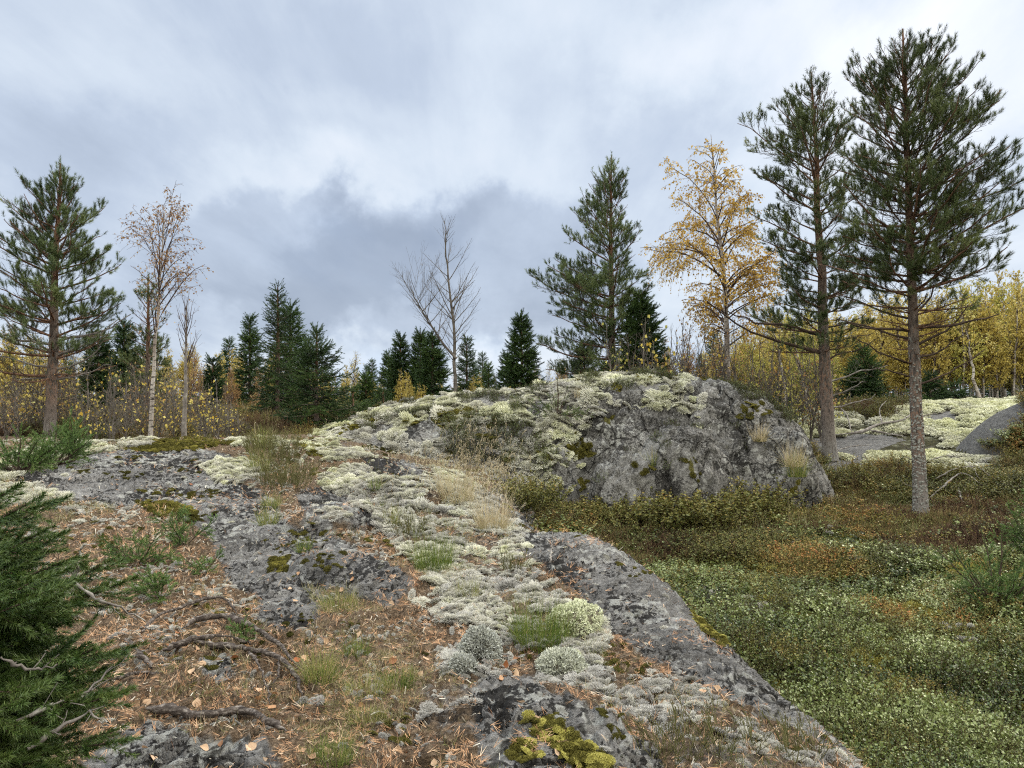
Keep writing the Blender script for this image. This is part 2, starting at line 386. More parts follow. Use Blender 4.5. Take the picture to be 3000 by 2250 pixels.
ROCK = [[(20, 1035), (180, 985), (330, 962), (450, 968), (520, 990), (470, 1030), (560, 1060), (600, 1090), (640, 1180), (700, 1250), (690, 1350), (610, 1350), (560, 1300), (500, 1265), (470, 1200), (440, 1150), (360, 1100), (220, 1090), (130, 1078), (80, 1050)],
    [(640, 1060), (700, 1052), (790, 1090), (810, 1130), (780, 1150), (690, 1150), (650, 1100)], [(600, 1150), (690, 1148), (860, 1225), (895, 1265), (840, 1310), (740, 1280), (650, 1215)],
    [(1120, 1155), (1250, 1145), (1350, 1178), (1430, 1238), (1530, 1328), (1640, 1460), (1560, 1455), (1470, 1440), (1390, 1430), (1320, 1360), (1260, 1290), (1180, 1230), (1130, 1190)],
    [(1420, 1400), (1560, 1380), (1640, 1440), (1760, 1530), (1960, 1670), (1860, 1659), (1720, 1570), (1560, 1500), (1440, 1450)],
    [(1050, 1450), (1140, 1465), (1300, 1530), (1420, 1620), (1450, 1669), (1050, 1669), (1030, 1560)], [(170, 1669), (190, 1620), (320, 1560), (430, 1595), (560, 1585), (610, 1669)],
    [(790, 985), (900, 998), (930, 1045), (860, 1065), (780, 1015)], [(430, 1420), (500, 1430), (490, 1470), (440, 1465)], [(560, 1300), (680, 1330), (660, 1360), (570, 1350)], [(1080, 1110), (1180, 1120), (1180, 1145), (1100, 1140)]]
LICH = [[(-20, 1000), (60, 975), (180, 955), (330, 945), (330, 960), (180, 985), (30, 1030), (-20, 1050)], [(-20, 1045), (80, 1052), (150, 1075), (60, 1090), (-20, 1090)],
    [(430, 1000), (520, 985), (570, 1010), (560, 1050), (470, 1040)], [(480, 950), (600, 945), (640, 955), (560, 975)],
    [(690, 1010), (790, 1005), (900, 1065), (950, 1105), (1100, 1120), (1140, 1180), (1110, 1230), (1000, 1265), (900, 1210), (820, 1155), (800, 1110), (740, 1070), (690, 1045)],
    [(870, 1040), (960, 1000), (1070, 1080), (1060, 1120), (960, 1105)], [(640, 955), (760, 940), (800, 985), (700, 1000)],
    [(930, 1235), (1060, 1215), (1160, 1215), (1210, 1290), (1290, 1330), (1310, 1400), (1240, 1405), (1080, 1390), (960, 1340), (880, 1290)], [(940, 1410), (1000, 1385), (1060, 1370), (1110, 1420), (1060, 1470), (960, 1465)],
    [(1130, 1420), (1250, 1400), (1330, 1450), (1500, 1470), (1600, 1545), (1690, 1600), (1720, 1669), (1480, 1669), (1400, 1590), (1340, 1530), (1200, 1490), (1130, 1462)], [(1690, 1625), (1800, 1620), (1930, 1669), (1690, 1669)],
    [(690, 1100), (730, 1090), (760, 1120), (720, 1150)], [(900, 1480), (1040, 1480), (1020, 1600), (900, 1610)]]
MOSS = [[(1130, 1555), (1200, 1548), (1260, 1600), (1330, 1669), (1240, 1669), (1180, 1600)], [(1095, 1600), (1150, 1595), (1165, 1640), (1100, 1645)], [(1490, 1322), (1535, 1345), (1578, 1398), (1550, 1395), (1505, 1360)],
    [(240, 962), (400, 945), (520, 955), (420, 972), (300, 975)], [(640, 960), (700, 958), (740, 985), (690, 985)], [(290, 1085), (370, 1085), (430, 1110), (350, 1120)], [(590, 1205), (625, 1200), (620, 1235), (580, 1235)]]
GRASS = [[(700, 1450), (860, 1410), (930, 1460), (900, 1560), (760, 1600), (700, 1560)], [(960, 1270), (1040, 1270), (1040, 1300), (970, 1300)], [(640, 1255), (760, 1270), (780, 1320), (690, 1330)], [(650, 1560), (760, 1570), (800, 1659), (650, 1659)]]
DLICH = [[(640, 960), (700, 925), (860, 868), (960, 845), (1150, 826), (1290, 808), (1480, 815), (1500, 845), (1420, 850), (1500, 870), (1370, 862), (1310, 872), (1290, 905), (1240, 935), (1250, 965), (1150, 985), (1000, 985), (900, 995), (800, 1005)],
    [(1270, 840), (1520, 858), (1505, 890), (1400, 880), (1280, 870)], [(1060, 985), (1200, 965), (1250, 980), (1200, 1010), (1090, 1010)], [(1060, 1000), (1180, 985), (1250, 1000), (1235, 1045), (1150, 1060), (1080, 1050)]]
DROCK = [[(860, 925), (930, 900), (985, 925), (930, 960), (870, 960)], [(985, 862), (1110, 850), (1150, 862), (1060, 876)], [(1060, 925), (1130, 900), (1170, 940), (1110, 965)], [(1130, 880), (1180, 860), (1200, 880), (1150, 905)], [(1290, 850), (1400, 835), (1450, 850), (1350, 870)]]
DMOSS = [[(1220, 950), (1270, 955), (1280, 985), (1230, 990)], [(1235, 1035), (1270, 1035), (1265, 1055), (1240, 1055)], [(940, 895), (1020, 880), (1030, 905), (950, 925)], [(1640, 940), (1665, 955), (1670, 975), (1650, 965)], [(1480, 985), (1510, 990), (1505, 1035), (1485, 1030)], [(1040, 935), (1060, 930), (1065, 950), (1045, 955)],
    [(1300, 895), (1330, 895), (1325, 915), (1300, 912)], [(1690, 1050), (1720, 1050), (1730, 1080), (1700, 1080)], [(700, 960), (760, 955), (790, 975), (720, 985)]]
HLICH = [[(1700, 895), (1800, 895), (1900, 915), (1990, 870), (2100, 858), (2230, 858), (2230, 920), (2130, 960), (2210, 990), (2160, 1030), (2060, 1035), (1980, 1030), (1930, 1010), (1840, 1030), (1790, 1045), (1760, 1020), (1740, 970), (1700, 940)]]
HROCK = [[(1780, 1000), (1900, 970), (1870, 1010), (1800, 1030), (1770, 1020)], [(2010, 890), (2090, 880), (2080, 905), (1960, 920)], [(1720, 950), (1900, 935), (1960, 950), (1860, 985), (1760, 990)]]
# ------------------------------------------------------------------ rock and soil materials
def rock_mat(name, light, dark, spots=1.0, stri=(1, 1, 1)):
    def f():
        o = OC(); os_ = SCV(o, stri)
        n = NOISE(os_, 1.6, 6, .6); n2 = NOISE(os_, 14, 6, .65); n3 = NOISE(os_, 60, 5, .7)
        x = MA('ADD', MA('MULTIPLY', n, .35), MA('ADD', MA('MULTIPLY', n2, .35), MA('MULTIPLY', n3, .35)))
        col = RAMP(x, [(.40, dark), (.50, tuple((a+b)/2 for a, b in zip(light, dark))), (.58, light), (.68, tuple(min(1, a*1.6) for a in light))])
        # black crust lichen
        v = MA('ADD', NOISE(o, 24, 6, .68), MA('MULTIPLY', MA('SUBTRACT', NOISE(o, 1.3, 4, .6), .5), 1.1))
        col = MIX(MR(v, .515, .55, 0, .94*spots), col, (.018, .017, .016))
        # pale grey crust lichen
        v2 = MA('ADD', NOISE(VM('ADD', o, (7.3, 2.2, 1.1)).outputs[0], 9, 6, .62), MA('MULTIPLY', MA('SUBTRACT', NOISE(o, .8, 3), .5), .5))
        col = MIX(MR(v2, .56, .62, 0, .80), col, (.42, .425, .39))
        v3 = NOISE(VM('ADD', o, (1.3, 9.2, 4.1)).outputs[0], 5, 5, .6)
        col = MIX(MR(v3, .63, .72, 0, .4), col, (.25, .25, .17))
        # joints and hairline cracks
        dv = N('ShaderNodeVectorMath', operation='MULTIPLY_ADD'); nn = N('ShaderNodeTexNoise'); LK(o, nn.inputs['Vector']); nn.inputs['Scale'].default_value = 2.2; nn.inputs['Detail'].default_value = 5
        LK(nn.outputs['Color'], dv.inputs[0]); dv.inputs[1].default_value = (.55, .55, .55); LK(SCV(o, (1.0, .45, 1.0)), dv.inputs[2])
        ck = MR(VOR(dv.outputs[0], 1.15, 1.0, 'DISTANCE_TO_EDGE'), .004, .022)
        col = MIX(ck, MIX(.75, col, (.015, .014, .012)), col)
        # litter and soil in the hollows
        sw = MA('ADD', ATT('soil'), MA('MULTIPLY', MA('SUBTRACT', NOISE(o, 7, 5, .65), .5), .7))
        soil = RAMP(NOISE(o, 40, 4, .7), [(.3, (.045, .032, .021)), (.5, (.15, .105, .065)), (.7, (.34, .25, .165))])
        col = MIX(MR(sw, .38, .62), col, soil)
        mw = MA('ADD', ATT('moss'), MA('MULTIPLY', MA('SUBTRACT', NOISE(o, 12, 5, .65), .5), .9))
        mossc = RAMP(NOISE(o, 50, 4, .7), [(.3, (.035, .036, .008)), (.6, (.13, .12, .028)), (.8, (.24, .22, .07))])
        col = MIX(MR(mw, .42, .62), col, mossc)
        lw = MA('ADD', ATT('lich'), MA('MULTIPLY', MA('SUBTRACT', NOISE(o, 9, 5, .65), .5), .8))
        lc = RAMP(NOISE(o, 55, 4, .7), [(.3, (.05, .045, .03)), (.55, (.17, .16, .12)), (.75, (.36, .35, .28))])
        col = MIX(MR(lw, .42, .62), col, lc)
        h = MA('ADD', MA('MULTIPLY', NOISE(os_, 7, 8, .72), .55), MA('ADD', MA('MULTIPLY', NOISE(os_, 30, 6, .7), .42), MA('MULTIPLY', VOR(os_, 34), .12)))
        return col, (MA('ADD', h, MA('MULTIPLY', ck, .18)), 1.0, .13)
    return mat(name, f, .92, .2)
M_slab = rock_mat('slab_rock', (.265, .26, .247), (.060, .058, .055), 1.0, (1, 1.0, 2.2))
M_dome = rock_mat('dome_rock', (.295, .29, .27), (.070, .068, .063), .80, (1, 1, .7))
def heath_floor():
    o = OC()
    a = RAMP(NOISE(o, 26, 5, .7), [(.3, (.012, .012, .007)), (.5, (.035, .034, .015)), (.68, (.085, .075, .03))])
    b = RAMP(NOISE(o, 30, 4, .7), [(.3, (.12, .12, .085)), (.6, (.36, .37, .27)), (.8, (.52, .53, .40))])
    col = MIX(MR(MA('ADD', ATT('lich'), MA('MULTIPLY', MA('SUBTRACT', NOISE(o, 3, 5, .65), .5), .8)), .4, .62), a, b)
    r = RAMP(NOISE(o, 12, 6, .7), [(.3, (.07, .068, .066)), (.6, (.17, .168, .16)), (.8, (.32, .32, .30))])
    col = MIX(MR(MA('ADD', ATT('rock'), MA('MULTIPLY', MA('SUBTRACT', NOISE(o, 3, 5, .65), .5), .5)), .4, .62), col, r)
    return col, (NOISE(o, 18, 6, .7), .9, .08)
M_floor = mat('heath_floor', heath_floor, .95, .1)
# ------------------------------------------------------------------ terrain meshes
def grid(name, X, Y, Z, m, extra, disp=None):
    a, b = X.shape; idx = np.arange(a*b).reshape(a, b)
    F = np.stack([idx[:-1, :-1], idx[1:, :-1], idx[1:, 1:], idx[:-1, 1:]], -1).reshape(-1, 4)
    V = np.stack([X, Y, Z], -1)
    if disp is not None:
        du = np.gradient(V, axis=0); dv = np.gradient(V, axis=1); n = unit(np.cross(du, dv)); V = V+n*disp(V)[..., None]
    mb = MB(); mb.add(V.reshape(-1, 3), F, 0, None, True)
    return mb.build(name, [m], None, extra)
def fan(u0, u1, nu, y0, y1, ny):
    u = np.linspace(u0, u1, nu); y = np.geomspace(y0, y1, ny); U, Yv = np.meshgrid(u, y, indexing='ij'); return U*Yv, Yv
def ledges(V):
    x, y, z = V[..., 0], V[..., 1], V[..., 2]
    n = fbm(x*.9+.5*y, y*1.3-.3*x, z*3, 5, .55); st = n*8; fl = np.floor(st); step = (fl+sstep(.38, .62, st-fl))/8
    r = 1-np.abs(fbm(x*1.7+30, y*1.7, z*1.7, 4, .5))*2.6
    return .42*(step-n)-.07*np.clip(r-.80, 0, 1)
X, Y = fan(-1.5, 1.5, 1100, 1.2, 15.5, 620); X = X-0*Y
Z = slab_h(X, Y)
rk = cover(ROCK, X, Y, Z); lc_ = cover(LICH, X, Y, Z, seed=3); ms = cover(MOSS, X, Y, Z, 5, seed=5)
behind_crest = sstep(11.2, 12.2, Y)
def soften(a, k=4):
    a = a.astype(float)
    for ax in (0, 1):
        p = np.pad(a, [(k, k) if i == ax else (0, 0) for i in (0, 1)], mode='edge'); c = np.cumsum(p, ax)
        c = np.insert(c, 0, 0, ax); n = 2*k+1
        a = (np.take(c, range(n, c.shape[ax]), ax)-np.take(c, range(0, c.shape[ax]-n), ax))/n
    return a
ed = edge_dist(X, Y)
soil = np.where(rk | (ed > -.25), 0.05, .85); soil = np.where(lc_, .55, soil)
slab = grid('bedrock_slab', X, Y, Z, M_slab, {'soil': soften(soil).ravel(), 'moss': soften(ms*.85).ravel(), 'lich': soften(lc_*.30).ravel()},
    disp=lambda V: ledges(V)+.010*fbm(V[..., 0]*9, V[..., 1]*9, V[..., 2]*16, 5, .65)+.014*fbm(V[..., 0]*2.5, V[..., 1]*2.5, V[..., 2]*9, 3))
tag(slab, kind='structure')
xs = np.linspace(-6.6, 7.0, 560); ys = np.linspace(12.3, 20, 400); X, Y = np.meshgrid(xs, ys, indexing='ij')
Z = dome_h(X, Y)
lc_ = cover(DLICH, X, Y, Z, seed=1) & ~cover(DROCK, X, Y, Z, seed=2); ms = cover(DMOSS, X, Y, Z, 5, seed=4)
def domedisp(V):
    return domedisp0(V)+.6*ledges(V*.8+3)
def domedisp0(V):
    x, y, z = V[..., 0], V[..., 1], V[..., 2]
    r = 1-np.abs(fbm(x*1.3+4, y*1.3, z*1.0, 4, .5))*2.2
    front = sstep(15.4, 14.2, y)*sstep(-.5, .8, x); r2 = 1-np.abs(fbm(x*2.1+9, y*2.1, z*1.2+3, 4, .55))*2.4
    return -(.30*np.clip(r-.62, 0, 1)+.22*np.clip(r2-.62, 0, 1))*(.25+.75*front)+.085*fbm(x*1.9, y*1.9, z*1.9, 5, .6)+(.02+.03*front)*fbm(x*6, y*6, z*6, 5, .65)
dome = grid('rock_dome', X, Y, Z, M_dome, {'soil': (lc_*.3+.10*fbm(X, Y, 0, 3)).ravel(), 'moss': soften(ms*.95, 3).ravel(), 'lich': soften(lc_*.42, 3).ravel()}, disp=domedisp)
tag(dome, kind='structure')
Xa, Ya = fan(-1.6, 1.6, 760, 2.2, 60, 620)
Z = base_h(Xa, Ya)
lc_ = cover(HLICH, Xa, Ya, Z, 6, seed=1) & (Ya > 14); hr = cover(HROCK, Xa, Ya, Z, 5, seed=6) & (Ya > 14)
gr = grid('ground', Xa, Ya, Z, M_floor, {'lich': (lc_*.40).ravel(), 'rock': np.maximum(hr*.8, (np.hypot(Xa-11.9, Ya-17.0) < 1.9)*.7).ravel()})
tag(gr, kind='structure')
# the rest of the land out to the horizon and behind the camera
Xb, Yb = np.meshgrid(np.concatenate([-np.geomspace(900, 12, 60), np.linspace(-10, 10, 30), np.geomspace(12, 900, 60)]), np.concatenate([-np.geomspace(400, 5, 40), np.linspace(-4, 60, 50), np.geomspace(64, 1500, 60)]), indexing='ij')
Zb = base_h(Xb, Yb)-.35
fl = grid('outer_ground', Xb, Yb, Zb, M_floor, {'lich': np.zeros(Xb.size), 'rock': np.zeros(Xb.size)}); tag(fl, kind='structure')
Xc, Yc = np.meshgrid(np.linspace(-8, 3.2, 90), np.linspace(-6, 1.3, 60), indexing='ij')
ns = grid('near_slab', Xc, Yc, slab_h(Xc, Yc)-.01, M_slab, {'soil': np.full(Xc.size, .6), 'moss': np.zeros(Xc.size), 'lich': np.zeros(Xc.size)}); tag(ns, kind='structure')
# ------------------------------------------------------------------ tree materials
M_pbark = mat('pine_bark', lambda: (lambda o, sx: (MIX(MR(MA('ADD', NOISE(SCV(o, (1, 1, .35)), 30, 5, .65), MA('MULTIPLY', MA('SUBTRACT', .9, MA('MINIMUM', sx, 2.2)), .10)), .44, .58, 0, 1),
      MIX(MR(sx, 1.6, 3.6), RAMP(NOISE(SCV(o, (1, 1, .3)), 22, 5, .6), [(.35, (.045, .040, .036)), (.6, (.17, .145, .125))]), RAMP(NOISE(SCV(o, (1, 1, .3)), 18, 4, .6), [(.35, (.075, .042, .028)), (.65, (.24, .135, .085))])),
      RAMP(sx, [(0, (.24, .235, .22)), (.55, (.18, .15, .13)), (1, (.22, .14, .10))])), (NOISE(SCV(o, (1, 1, .35)), 26, 5, .7), .9, .03)))(OC(), MA('MULTIPLY', ATT(), 1.0)), .95, .1)
M_ptwig = mat('pine_twig', lambda: RAMP(NOISE(OC(), 6, 3), [(.3, (.035, .026, .021)), (.7, (.105, .075, .058))]), .95, .1)
M_needle = mat('pine_needles', tinted([(0.0, (0.031, 0.050, 0.021)), (.35, (0.073, 0.109, 0.041)), (.65, (0.147, 0.196, 0.071)), (1.0, (0.295, 0.328, 0.137))], .5, 1.4), .6, .3)
M_needle_dk = mat('pine_needles_dark', tinted([(0.0, (0.026, 0.041, 0.015)), (.4, (0.064, 0.091, 0.030)), (.7, (0.127, 0.159, 0.052)), (1.0, (0.248, 0.270, 0.104))], .5, 1.4), .6, .3)
M_spruce = mat('spruce_needles', tinted([(0.0, (0.012, 0.030, 0.010)), (.4, (0.032, 0.066, 0.017)), (.7, (0.063, 0.113, 0.025)), (1.0, (0.139, 0.201, 0.047))], .5, 2.0), .6, .3)
M_spruce_lt = mat('spruce_needles_light', tinted([(0.0, (.014, .030, .008)), (.4, (.035, .070, .014)), (.7, (.075, .125, .022)), (1.0, (.14, .19, .04))], .5, 4.0), .6, .3)
M_bbark = mat('birch_bark', lambda: (lambda o: MIX(MR(NOISE(SCV(o, (3, 3, 11)), 3.0, 5, .7), .50, .60), MIX(MR(NOISE(o, 1.4, 3), .35, .65), (.46, .43, .39), (.24, .20, .17)), (.035, .028, .024)))(OC()), .8, .2)
M_btwig = mat('birch_twig', lambda: RAMP(NOISE(OC(), 4, 3), [(.3, (0.038, 0.026, 0.022)), (.7, (0.112, 0.079, 0.068))]), .9, .15)
M_gtwig = mat('grey_twig', lambda: RAMP(NOISE(OC(), 9, 3), [(.3, (.055, .048, .042)), (.7, (.20, .18, .155))]), .95, .1)
M_gold = mat('golden_leaf', tinted([(0, (.25, .18, .035)), (.35, (.46, .36, .075)), (.7, (.63, .52, .145)), (1, (.74, .66, .30))], .5, 1.0), .6, .3, .35)
M_amber = mat('amber_leaf', tinted([(0, (.30, .16, .03)), (.35, (.50, .31, .055)), (.7, (.66, .46, .11)), (1, (.74, .58, .24))], .5, 1.0), .6, .3, .35)
M_olive = mat('olive_leaf', tinted([(0, (.18, .18, .035)), (.4, (.38, .36, .07)), (.75, (.56, .52, .13)), (1, (.66, .62, .25))], .5, 1.0), .6, .3, .35)
M_rust = mat('rusty_leaf', tinted([(0, (.17, .08, .035)), (.4, (.34, .19, .075)), (.75, (.46, .30, .13)), (1, (.55, .42, .20))], .4, 1.0), .6, .3, .35)
M_yel = mat('yellow_leaf', tinted([(0, (.42, .22, .03)), (.3, (.62, .44, .06)), (.7, (.72, .60, .14)), (1, (.68, .66, .22))]), .55, .35, .35)
M_dead = mat('dead_branch', lambda: RAMP(NOISE(OC(), 12, 4, .7), [(.3, (.09, .08, .07)), (.55, (.22, .20, .18)), (.75, (.42, .42, .37))]), .95, .1)
UP = np.array([0, 0, 1.0])
def path(o, d, L, n, lift, wob=.03, r=rng):
    """(M,3) origins and directions, (M,) lengths -> (M,n,3) curved paths"""
    s = np.linspace(0, 1, n)[None, :, None]; L = L[:, None, None]
    w = np.cumsum(r.normal(0, wob/n**.5, (len(o), n, 3)), 1); w[:, 0] = 0
    return o[:, None]+L*(d[:, None]*s+lift*s*s*UP+w*s)
def along(P, L, s0, gap, r=rng, s1=1.0, jit=.4, rnd=False):
    k = np.clip(np.nan_to_num(np.floor(L*(s1-s0)/gap+(r.uniform(0, 1, len(L)) if rnd else 0))), 0, 400).astype(int); i = np.repeat(np.arange(len(P)), k)
    if len(i) == 0: return np.zeros((0, 3)), np.zeros((0, 3)), np.zeros(0), i, i
    j = np.arange(len(i))-np.repeat(np.cumsum(k)-k, k)
    s = np.clip(s0+(j+.5+r.uniform(-jit, jit, len(i)))*gap/L[i], 0, .999)
    n = P.shape[1]; q = s*(n-1); a = np.floor(q).astype(int); f = (q-a)[:, None]
    A = P[i, a]; B = P[i, a+1]
    return A*(1-f)+B*f, unit(B-A), s, i, j
def side(P, L, s0, gap, lf, ang, lift, n, flat=True, up=0.0, wob=.04, r=rng, s1=1.0, spread=.25):
    o, T, s, i, j = along(P, L, s0, gap, r, s1)
    if len(i) == 0: return np.zeros((0, n, 3)), np.zeros(0), s
    H = unit(np.cross(T, UP)); sg = np.where(j % 2 == 0, 1.0, -1.0)[:, None]
    if flat: D = H*sg+UP*r.normal(0, spread, (len(i), 1))
    else:
        th = r.uniform(0, 2*math.pi, len(i))[:, None]; D = H*np.cos(th)+np.cross(H, T)*np.sin(th)
    an = np.abs(r.normal(ang, ang*.22, len(i)))[:, None]
    d = unit(T*np.cos(an)+unit(D)*np.sin(an)+UP*up)
    l2 = lf(s, L[i])*r.uniform(.7, 1.2, len(i))
    return path(o, d, l2, n, lift, wob, r), l2, s
def tuft_proto(n, L, nl, wd, spread, seed, flat=0.0, bend=0.0):
    """needles along a shoot pointing up Z: shoot length L, needle length nl"""
    r = np.random.default_rng(seed); s = r.uniform(0, 1, n)**.8
    th = r.uniform(0, 2*math.pi, n); el = np.clip(r.normal(spread, .2, n), .15, 1.5)*(1-.45*s)
    d = np.stack([np.cos(th)*np.sin(el), np.sin(th)*np.sin(el)*(1-flat), np.cos(el)], -1); d = unit(d)
    b = np.stack([0*s, 0*s, s*L], -1); side_ = unit(np.cross(d, r.normal(0, 1, (n, 3))))*wd/2
    l = nl*r.uniform(.75, 1.1, n)[:, None]
    V = np.stack([b-side_, b+side_, b+d*l], 1).reshape(-1, 3); F = np.arange(3*n).reshape(n, 3)
    t = np.repeat(r.uniform(-.12, .12, n), 3).reshape(n, 3); t[:, 2] += .10
    return V, F, t.ravel()
TP = [tuft_proto(38, .11, .068, .0048, .95, i) for i in range(4)]
TPF = [tuft_proto(20, .12, .075, .0085, .95, i) for i in range(3)]
SP = [tuft_proto(40, .15, .036, .0060, 1.05, i+9, .35) for i in range(4)]
def tufts(mb, protos, pos, d, sc, t, m, r=rng):
    k = r.integers(0, len(protos), len(pos))
    for i, (V, F, pt) in enumerate(protos):
        q = k == i
        if q.any(): stamp(mb, V, F, pos[q], rot_axis(d[q], r), sc if np.ndim(sc) == 0 else sc[q], m, t[q], pt)
def ext_fn(rows, px0, Y, zb):
    """silhouette: rows (qy, left_q, right_q) half widths at a height of the photo -> metres by height above the base"""
    z = np.array([atq(1106, a, Y)[2]-zb for a, _, _ in rows]); k = Y/1670.0
    l = np.array([b for _, b, _ in rows])*k; rr = np.array([c for _, _, c in rows])*k
    o = np.argsort(z); z, l, rr = z[o], l[o], rr[o]
    def f(h, az):
        a, b = np.interp(h, z, l), np.interp(h, z, rr); c = math.cos(az); side_ = b if c > 0 else a
        return math.hypot(c*side_, math.sin(az)*(a+b)/2)
    return f
def trunk_path(top, n, wob, r):
    s = np.linspace(0, 1, n)[:, None]; w = np.cumsum(r.normal(0, wob, (n, 3)), 0)*np.array([1, 1, 0]); w -= s*w[-1]
    return s*np.asarray(top)[None]+w*np.minimum(s*4, 1)
def conifer(name, label, cat, base, top, r0, ext, seed, kind='pine', start=.3, gap=.32, nb=(4, 6), dead=None, protos=None, mats=None, group=None, gapk=1.0, e_lo=.05, e_hi=1.0, sparse=1.0, tsc=1.0, mesh_only=False):
    r = np.random.default_rng(seed); H = top[2]-base[2]; tp = np.array(top)-np.array(base)
    TPth = trunk_path(tp, 26, .010*H/8, r)
    def tr(h):
        q = np.clip(h/H, 0, .999)*25; a = int(q); return TPth[a]*(1-(q-a))+TPth[a+1]*(q-a)
    def rad(h): return r0*(max(1-h/H, 0)**.85)*.92+.012
    tb = MB(); hs = np.linspace(0, H, 26); rr = np.array([rad(h) for h in hs]); rr[0] *= 1.28; rr[1] *= 1.08
    tubes(tb, TPth, rr, 10, 0, None)
    tb.T = [np.repeat(TPth[:, 2]/H*5.0, 10)]
    O, D, L, RB, lift = [], [], [], [], []
    h = start*H
    while h < H*.985:
        f = (h/H-start)/(1-start); n = r.integers(nb[0], nb[1]+1); a0 = r.uniform(0, 6.28)
        for i in range(n):
            az = a0+i*2*math.pi/n+r.normal(0, .18)
            hh = h+r.normal(0, .05 if kind == 'pine' else .08)
            e = e_lo+(e_hi-e_lo)*f**1.3+r.normal(0, .10)
            look = .12 if kind == 'pine' else -.02
            l = ext(hh+look, az)*r.uniform(.62, 1.12)/max(math.cos(e), .45); l = min(l, max(H-hh-.12, .05)/(math.sin(max(e, 0))+.52))
            if l < .10: l = .12
            O.append(tr(hh)); D.append([math.cos(az)*math.cos(e), math.sin(az)*math.cos(e), math.sin(e)]); L.append(l); RB.append(min(rad(hh)*.42, .006+l*.014))
        h += gap*(1-.45*f)*r.uniform(.8, 1.2)
    O, D, L, RB = map(np.array, (O, D, L, RB)); D = unit(D)
    cb = MB()
    if kind == 'pine':
        B = path(O, D, L, 9, .16, .05, r)
        tubes(tb, B, RB[:, None]*np.linspace(1, .28, 9)[None], 5, 0); tb.T[-1] = np.full(len(B)*45, 3.2)
        big = L > .35
        S, LS, s = side(B, L, .13, .115*gapk, lambda s, L: np.clip(.50*L*(1.12-s), .07, 1.1), .80, .10, 6, True, .12, .05, r, spread=.45)
        tubes(cb, S, (.0032+.006*LS)[:, None]*np.linspace(1, .4, 6)[None], 3, 0)
        T3, L3, s3 = side(S, LS, .12, .062*gapk, lambda s, L: np.clip(.5*L*(1.1-s), .08, .30), .75, .18, 3, False, .25, .04, r)
        tubes(cb, T3, np.full((len(T3), 3), .0028), 3, 0)
        keep = r.uniform(0, 1, len(T3)) < sparse
        pos = [T3[keep][:, -1], T3[keep][:, 1], (T3[keep][:, 1]+T3[keep][:, 2])/2, S[:, -1], B[:, -1], S[:, -2]]
        d = [T3[keep][:, -1]-T3[keep][:, 1], T3[keep][:, -1]-T3[keep][:, 0], T3[keep][:, -1]-T3[keep][:, 0], S[:, -1]-S[:, -2], B[:, -1]-B[:, -2], S[:, -1]-S[:, -3]]
        pos = np.concatenate(pos); d = unit(np.concatenate(d))+UP*.55
        # leader candles
        tip = TPth[-1]; pos = np.concatenate([pos, tip+np.stack([0*hs[:6], 0*hs[:6], -np.arange(6)*.06], -1)]); d = np.concatenate([d, np.tile(UP, (6, 1))])
        if dead:      # bare lower zone: (height below which needles vanish, softness)
            kk = sstep(dead[0]-dead[1], dead[0]+dead[1], pos[:, 2]+r.normal(0, .15, len(pos)))
            q = r.uniform(0, 1, len(pos)) < kk; pos, d = pos[q], d[q]
        # gaps between the plates of needles
        gp = vnoise(pos[:, 0]*1.5+seed, pos[:, 1]*1.5, pos[:, 2]*2.4); q = gp > -.30+r.normal(0, .12, len(pos)); pos, d = pos[q], d[q]
        t = .42+.28*vnoise(pos[:, 0]*1.1, pos[:, 1]*1.1+seed, pos[:, 2]*1.6)+r.normal(0, .10, len(pos))
        tufts(cb, protos or TP, pos, d, r.uniform(.85, 1.25, len(pos))*tsc, t, 1, r)
        m2 = mats or [M_ptwig, M_needle]
    else:
        B = path(O, D, L, 8, -.02, .035, r); B[:, :, 2] += (L[:, None]*(.16*(np.linspace(0, 1, 8)**3)[None]-.10*np.linspace(0, 1, 8)[None]*(1-.6*(O[:, 2]/H))[:, None]))
        tubes(tb, B, RB[:, None]*.75*np.linspace(1, .25, 8)[None], 4, 0); tb.T[-1] = np.full(len(B)*32, .6)
        S, LS, s = side(B, L, .08, .065*gapk, lambda s, L: np.clip(.46*L*(1.08-s), .09, .8), .92, -.05, 4, True, -.06, .03, r, spread=.45)
        tubes(cb, S, (.002+.003*LS)[:, None]*np.linspace(1, .5, 4)[None], 3, 0)
        p1, d1, a_, b_, c_ = along(S, LS, .0, .055*gapk, r); p2, d2, a_, b_, c_ = along(B, L, .12, .05*gapk, r)
        pos = np.concatenate([p1, p2, B[:, -1], S[:, -1], TPth[-1]+np.stack([0*hs[:7], 0*hs[:7], -np.arange(7)*.07], -1)]); d = np.concatenate([d1, d2, unit(B[:, -1]-B[:, -2]), unit(S[:, -1]-S[:, -2]), np.tile(UP, (7, 1))])
        q = r.uniform(0, 1, len(pos)) < sparse; pos, d = pos[q], d[q]
        t = .40+.28*vnoise(pos[:, 0]*2.1, pos[:, 1]*2.1+seed, pos[:, 2]*2.6)+r.normal(0, .10, len(pos))
        tufts(cb, protos or SP, pos-d*.05, d, r.uniform(.8, 1.2, len(pos))*tsc, t, 1, r)
        m2 = mats or [M_ptwig, M_spruce]
    a = tb.mesh('trunk', [M_pbark]); b = cb.mesh('crown', m2)
    if mesh_only: return a, b
    o = empty(name, base); tag(o, label, cat, group); obj('trunk', a, o); obj('crown', b, o); return o
def leaf_proto(fold=.25):
    V = np.array([[0, 0, 0], [.42, .40, fold*.4], [0, 1.0, 0], [-.42, .40, fold*.4], [0, .42, -.02]]); F = np.array([[0, 1, 4], [1, 2, 4], [2, 3, 4], [3, 0, 4]]); return V, F
LV, LF = leaf_proto()
